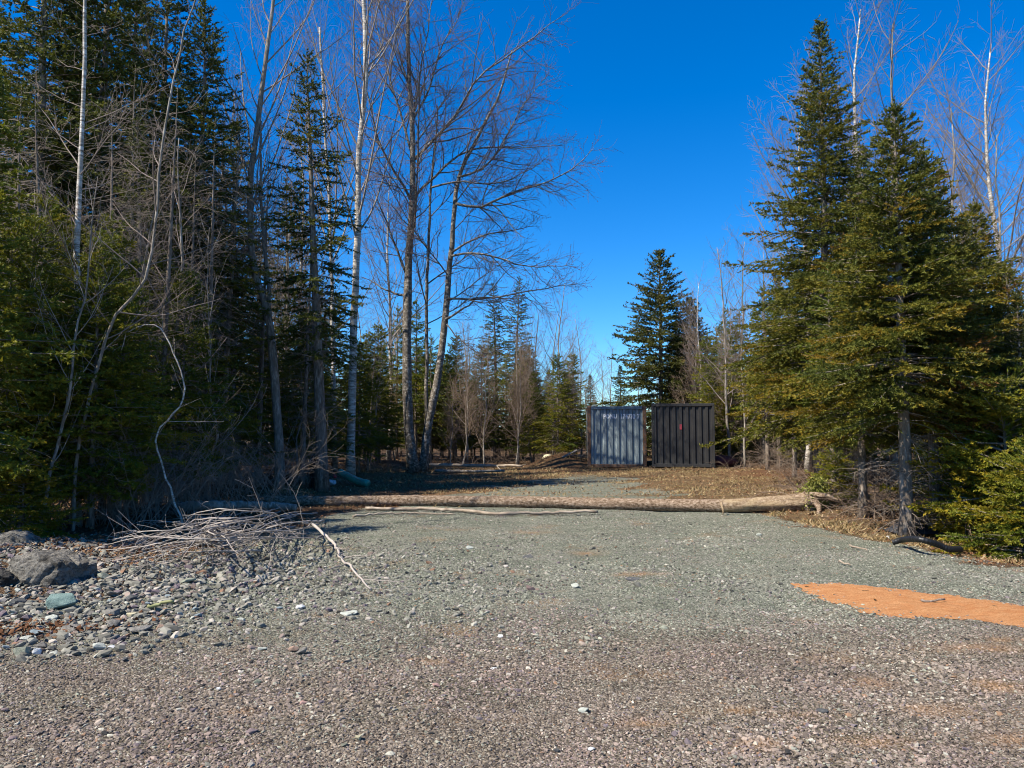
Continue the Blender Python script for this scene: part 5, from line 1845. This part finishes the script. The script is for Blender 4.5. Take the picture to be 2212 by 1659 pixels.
m = M("black plastic", 0.45, 0.4)
m.base((0.012, 0.012, 0.013))
P = np.array([G(1928, 1172, 0.05), G(1950, 1166, 0.10), G(1975, 1164, 0.19), G(2000, 1168, 0.19), G(2030, 1178, 0.12), G(2050, 1186, 0.07), G(2075, 1186, 0.05)])
t = thing("drain_pipe", "black corrugated plastic drain pipe humped over the ground below the right spruces", "pipe", tuple(P[0]))
ribbed(P - P[0], 0.038, m.m, "hose", t, 0.045, 120)
bm = bmesh.new()
bmesh.ops.create_grid(bm, x_segments=14, y_segments=8, size=0.5)
gg = np.random.default_rng(8)
for v in bm.verts:
    r2 = (v.co.x / 0.5) ** 2 + (v.co.y / 0.5) ** 2
    v.co = Vector((v.co.x * 0.75, v.co.y * 0.6, 0.17 * max(0, 1 - r2) + 0.03 * gg.random()))
for f in bm.faces:
    f.smooth = True
bmesh.ops.solidify(bm, geom=bm.faces[:], thickness=0.01)
m = M("black fabric", 0.7, 0.3)
m.base((0.035, 0.036, 0.04))
pf = G(1990, 1158)
o = bm_obj("ground_fabric", bm, m.m, None, label="crumpled black fabric behind the black drain pipe", category="fabric")
o.location = (pf[0], pf[1] + 0.25, H(pf[0], pf[1] + 0.25) + 0.01)

m = M("green plastic", 0.35, 0.45)
n1 = m.noise(m.coords(), 12, 3)
m.base(m.ramp(n1, [(0.3, (0.03, 0.22, 0.15)), (0.7, (0.05, 0.34, 0.24))]))
P = np.array([W(733, 1020, 21.5), W(755, 1031, 21.3), W(775, 1040, 21.1), W(795, 1049, 20.9)])
P[:, 2] = np.maximum(P[:, 2], 0.12)
t = thing("green_pipe", "green plastic pipe lying on the ground between the dark spruce and the white birch", "pipe", tuple(P[0]))
q = catmull(P, 24) - P[0]
T = Tubes()
s = np.linspace(0, 1, 24)
T.add(q, 0.105 * (1 + 0.05 * np.sin(s * 30)), 14)
link("tube", T.mesh("tube", m.m), t)
# bits of rubbish by the pipe
m = M("white plastic", 0.5, 0.3)
m.base((0.6, 0.6, 0.6))
pb = W(716, 1033, 21.0)
me = rock_mesh("rubbish_bag", 501, 20, 0.7, m.m, 0.03)
o = link("rubbish_bag", me, None, (pb[0], pb[1], H(pb[0], pb[1]) + 0.1), label="crumpled whitish rubbish bag left of the green pipe", category="rubbish")
o.scale = (0.34, 0.3, 0.32)
m = M("red plastic", 0.5, 0.3)
m.base((0.42, 0.03, 0.03))
pb = W(724, 1020, 21.2)
me = rock_mesh("red_can", 502, 16, 1.1, m.m, 0.03)
o = link("red_scrap", me, None, (pb[0], pb[1], H(pb[0], pb[1]) + 0.26), label="small red scrap on top of the rubbish by the green pipe", category="rubbish")
o.scale = (0.13, 0.12, 0.14)
# charred stump beside the scraggly spruce trunk
T = Tubes()
T.add(np.array([[0, 0, -0.1], [0.01, 0, 0.2], [0.0, 0.02, 0.55], [0.02, 0, 0.86], [0.03, 0.01, 0.95]]), np.array([0.20, 0.155, 0.14, 0.13, 0.06]), 12)
m = M("charred wood", 0.95, 0.05)
m.base(m.ramp(m.noise(m.coords((1, 1, 0.2)), 14, 5), [(0.3, (0.012, 0.011, 0.01)), (0.7, (0.05, 0.045, 0.04))]))
t = thing("stump", "black stump standing against the left side of the dark spruce trunk", "stump", onground(spot(684, 19.9), 19.9))
link("wood", T.mesh("wood", m.m), t)
# bundle beside the black container
m = M("dark red tarp", 0.6, 0.3)
m.base((0.10, 0.03, 0.035))
bm = bmesh.new()
bmesh.ops.create_icosphere(bm, subdivisions=3, radius=1.0)
from mathutils import noise as mn
for v in bm.verts:
    v.co += v.co.normalized() * 0.16 * mn.noise(v.co * 2.3)
    v.co = Vector((v.co.x * 0.62, v.co.y * 0.4, v.co.z * 0.27))
for f in bm.faces:
    f.smooth = True
pb = W(1560, 1004, 31.0)
o = bm_obj("tarp_bundle", bm, m.m, None, label="dark reddish bundle on the ground right of the black container", category="bundle")
o.location = (pb[0], pb[1], 0.3)
m = M("pale rock heap", 0.9, 0.1)
pb = W(1177, 1004, 33.5)
me = rock_mesh("stone", 600, 18, 0.8, STONE['cream'], 0.03)
o = link("stone", me, None, (pb[0], pb[1], H(pb[0], pb[1]) + 0.2), label="cream stone at the left foot of the soil heap", category="stone")
o.scale = (0.7, 0.5, 0.6)
# sticks thrown on the soil heap
for i, (u0, v0, u1, v1) in enumerate([(1200, 1004, 1262, 985), (1222, 1000, 1255, 970), (1245, 1005, 1268, 975), (1195, 1002, 1240, 990), (1230, 985, 1270, 990)]):
    a_, b_ = W(u0, v0, 32.3), W(u1, v1, 32.4)
    t = thing("fallen_branch", "grey stick lying on the soil heap left of the blue grey container", "branch", tuple(a_), group="sticks on the soil heap")
    T = Tubes()
    q = catmull(np.array([a_, (a_ + b_) / 2 + [0, 0, 0.08], b_]) - a_, 8)
    T.add(q, np.linspace(0.03, 0.015, 8), 5)
    TB = Tubes()
    grow([(q, 0.03, 0.015)], [dict(den=3, t0=0.2, len=(0.3, 0.7), ang=(0.4, 0.9), up=0, wig=0.1, k=5, rr=0.012)], np.random.default_rng(700 + i), TB)
    link("stem", T.mesh("stem", TWIG_BROWN), t)
    link("twigs", TB.mesh("twigs", TWIG_BROWN), t)
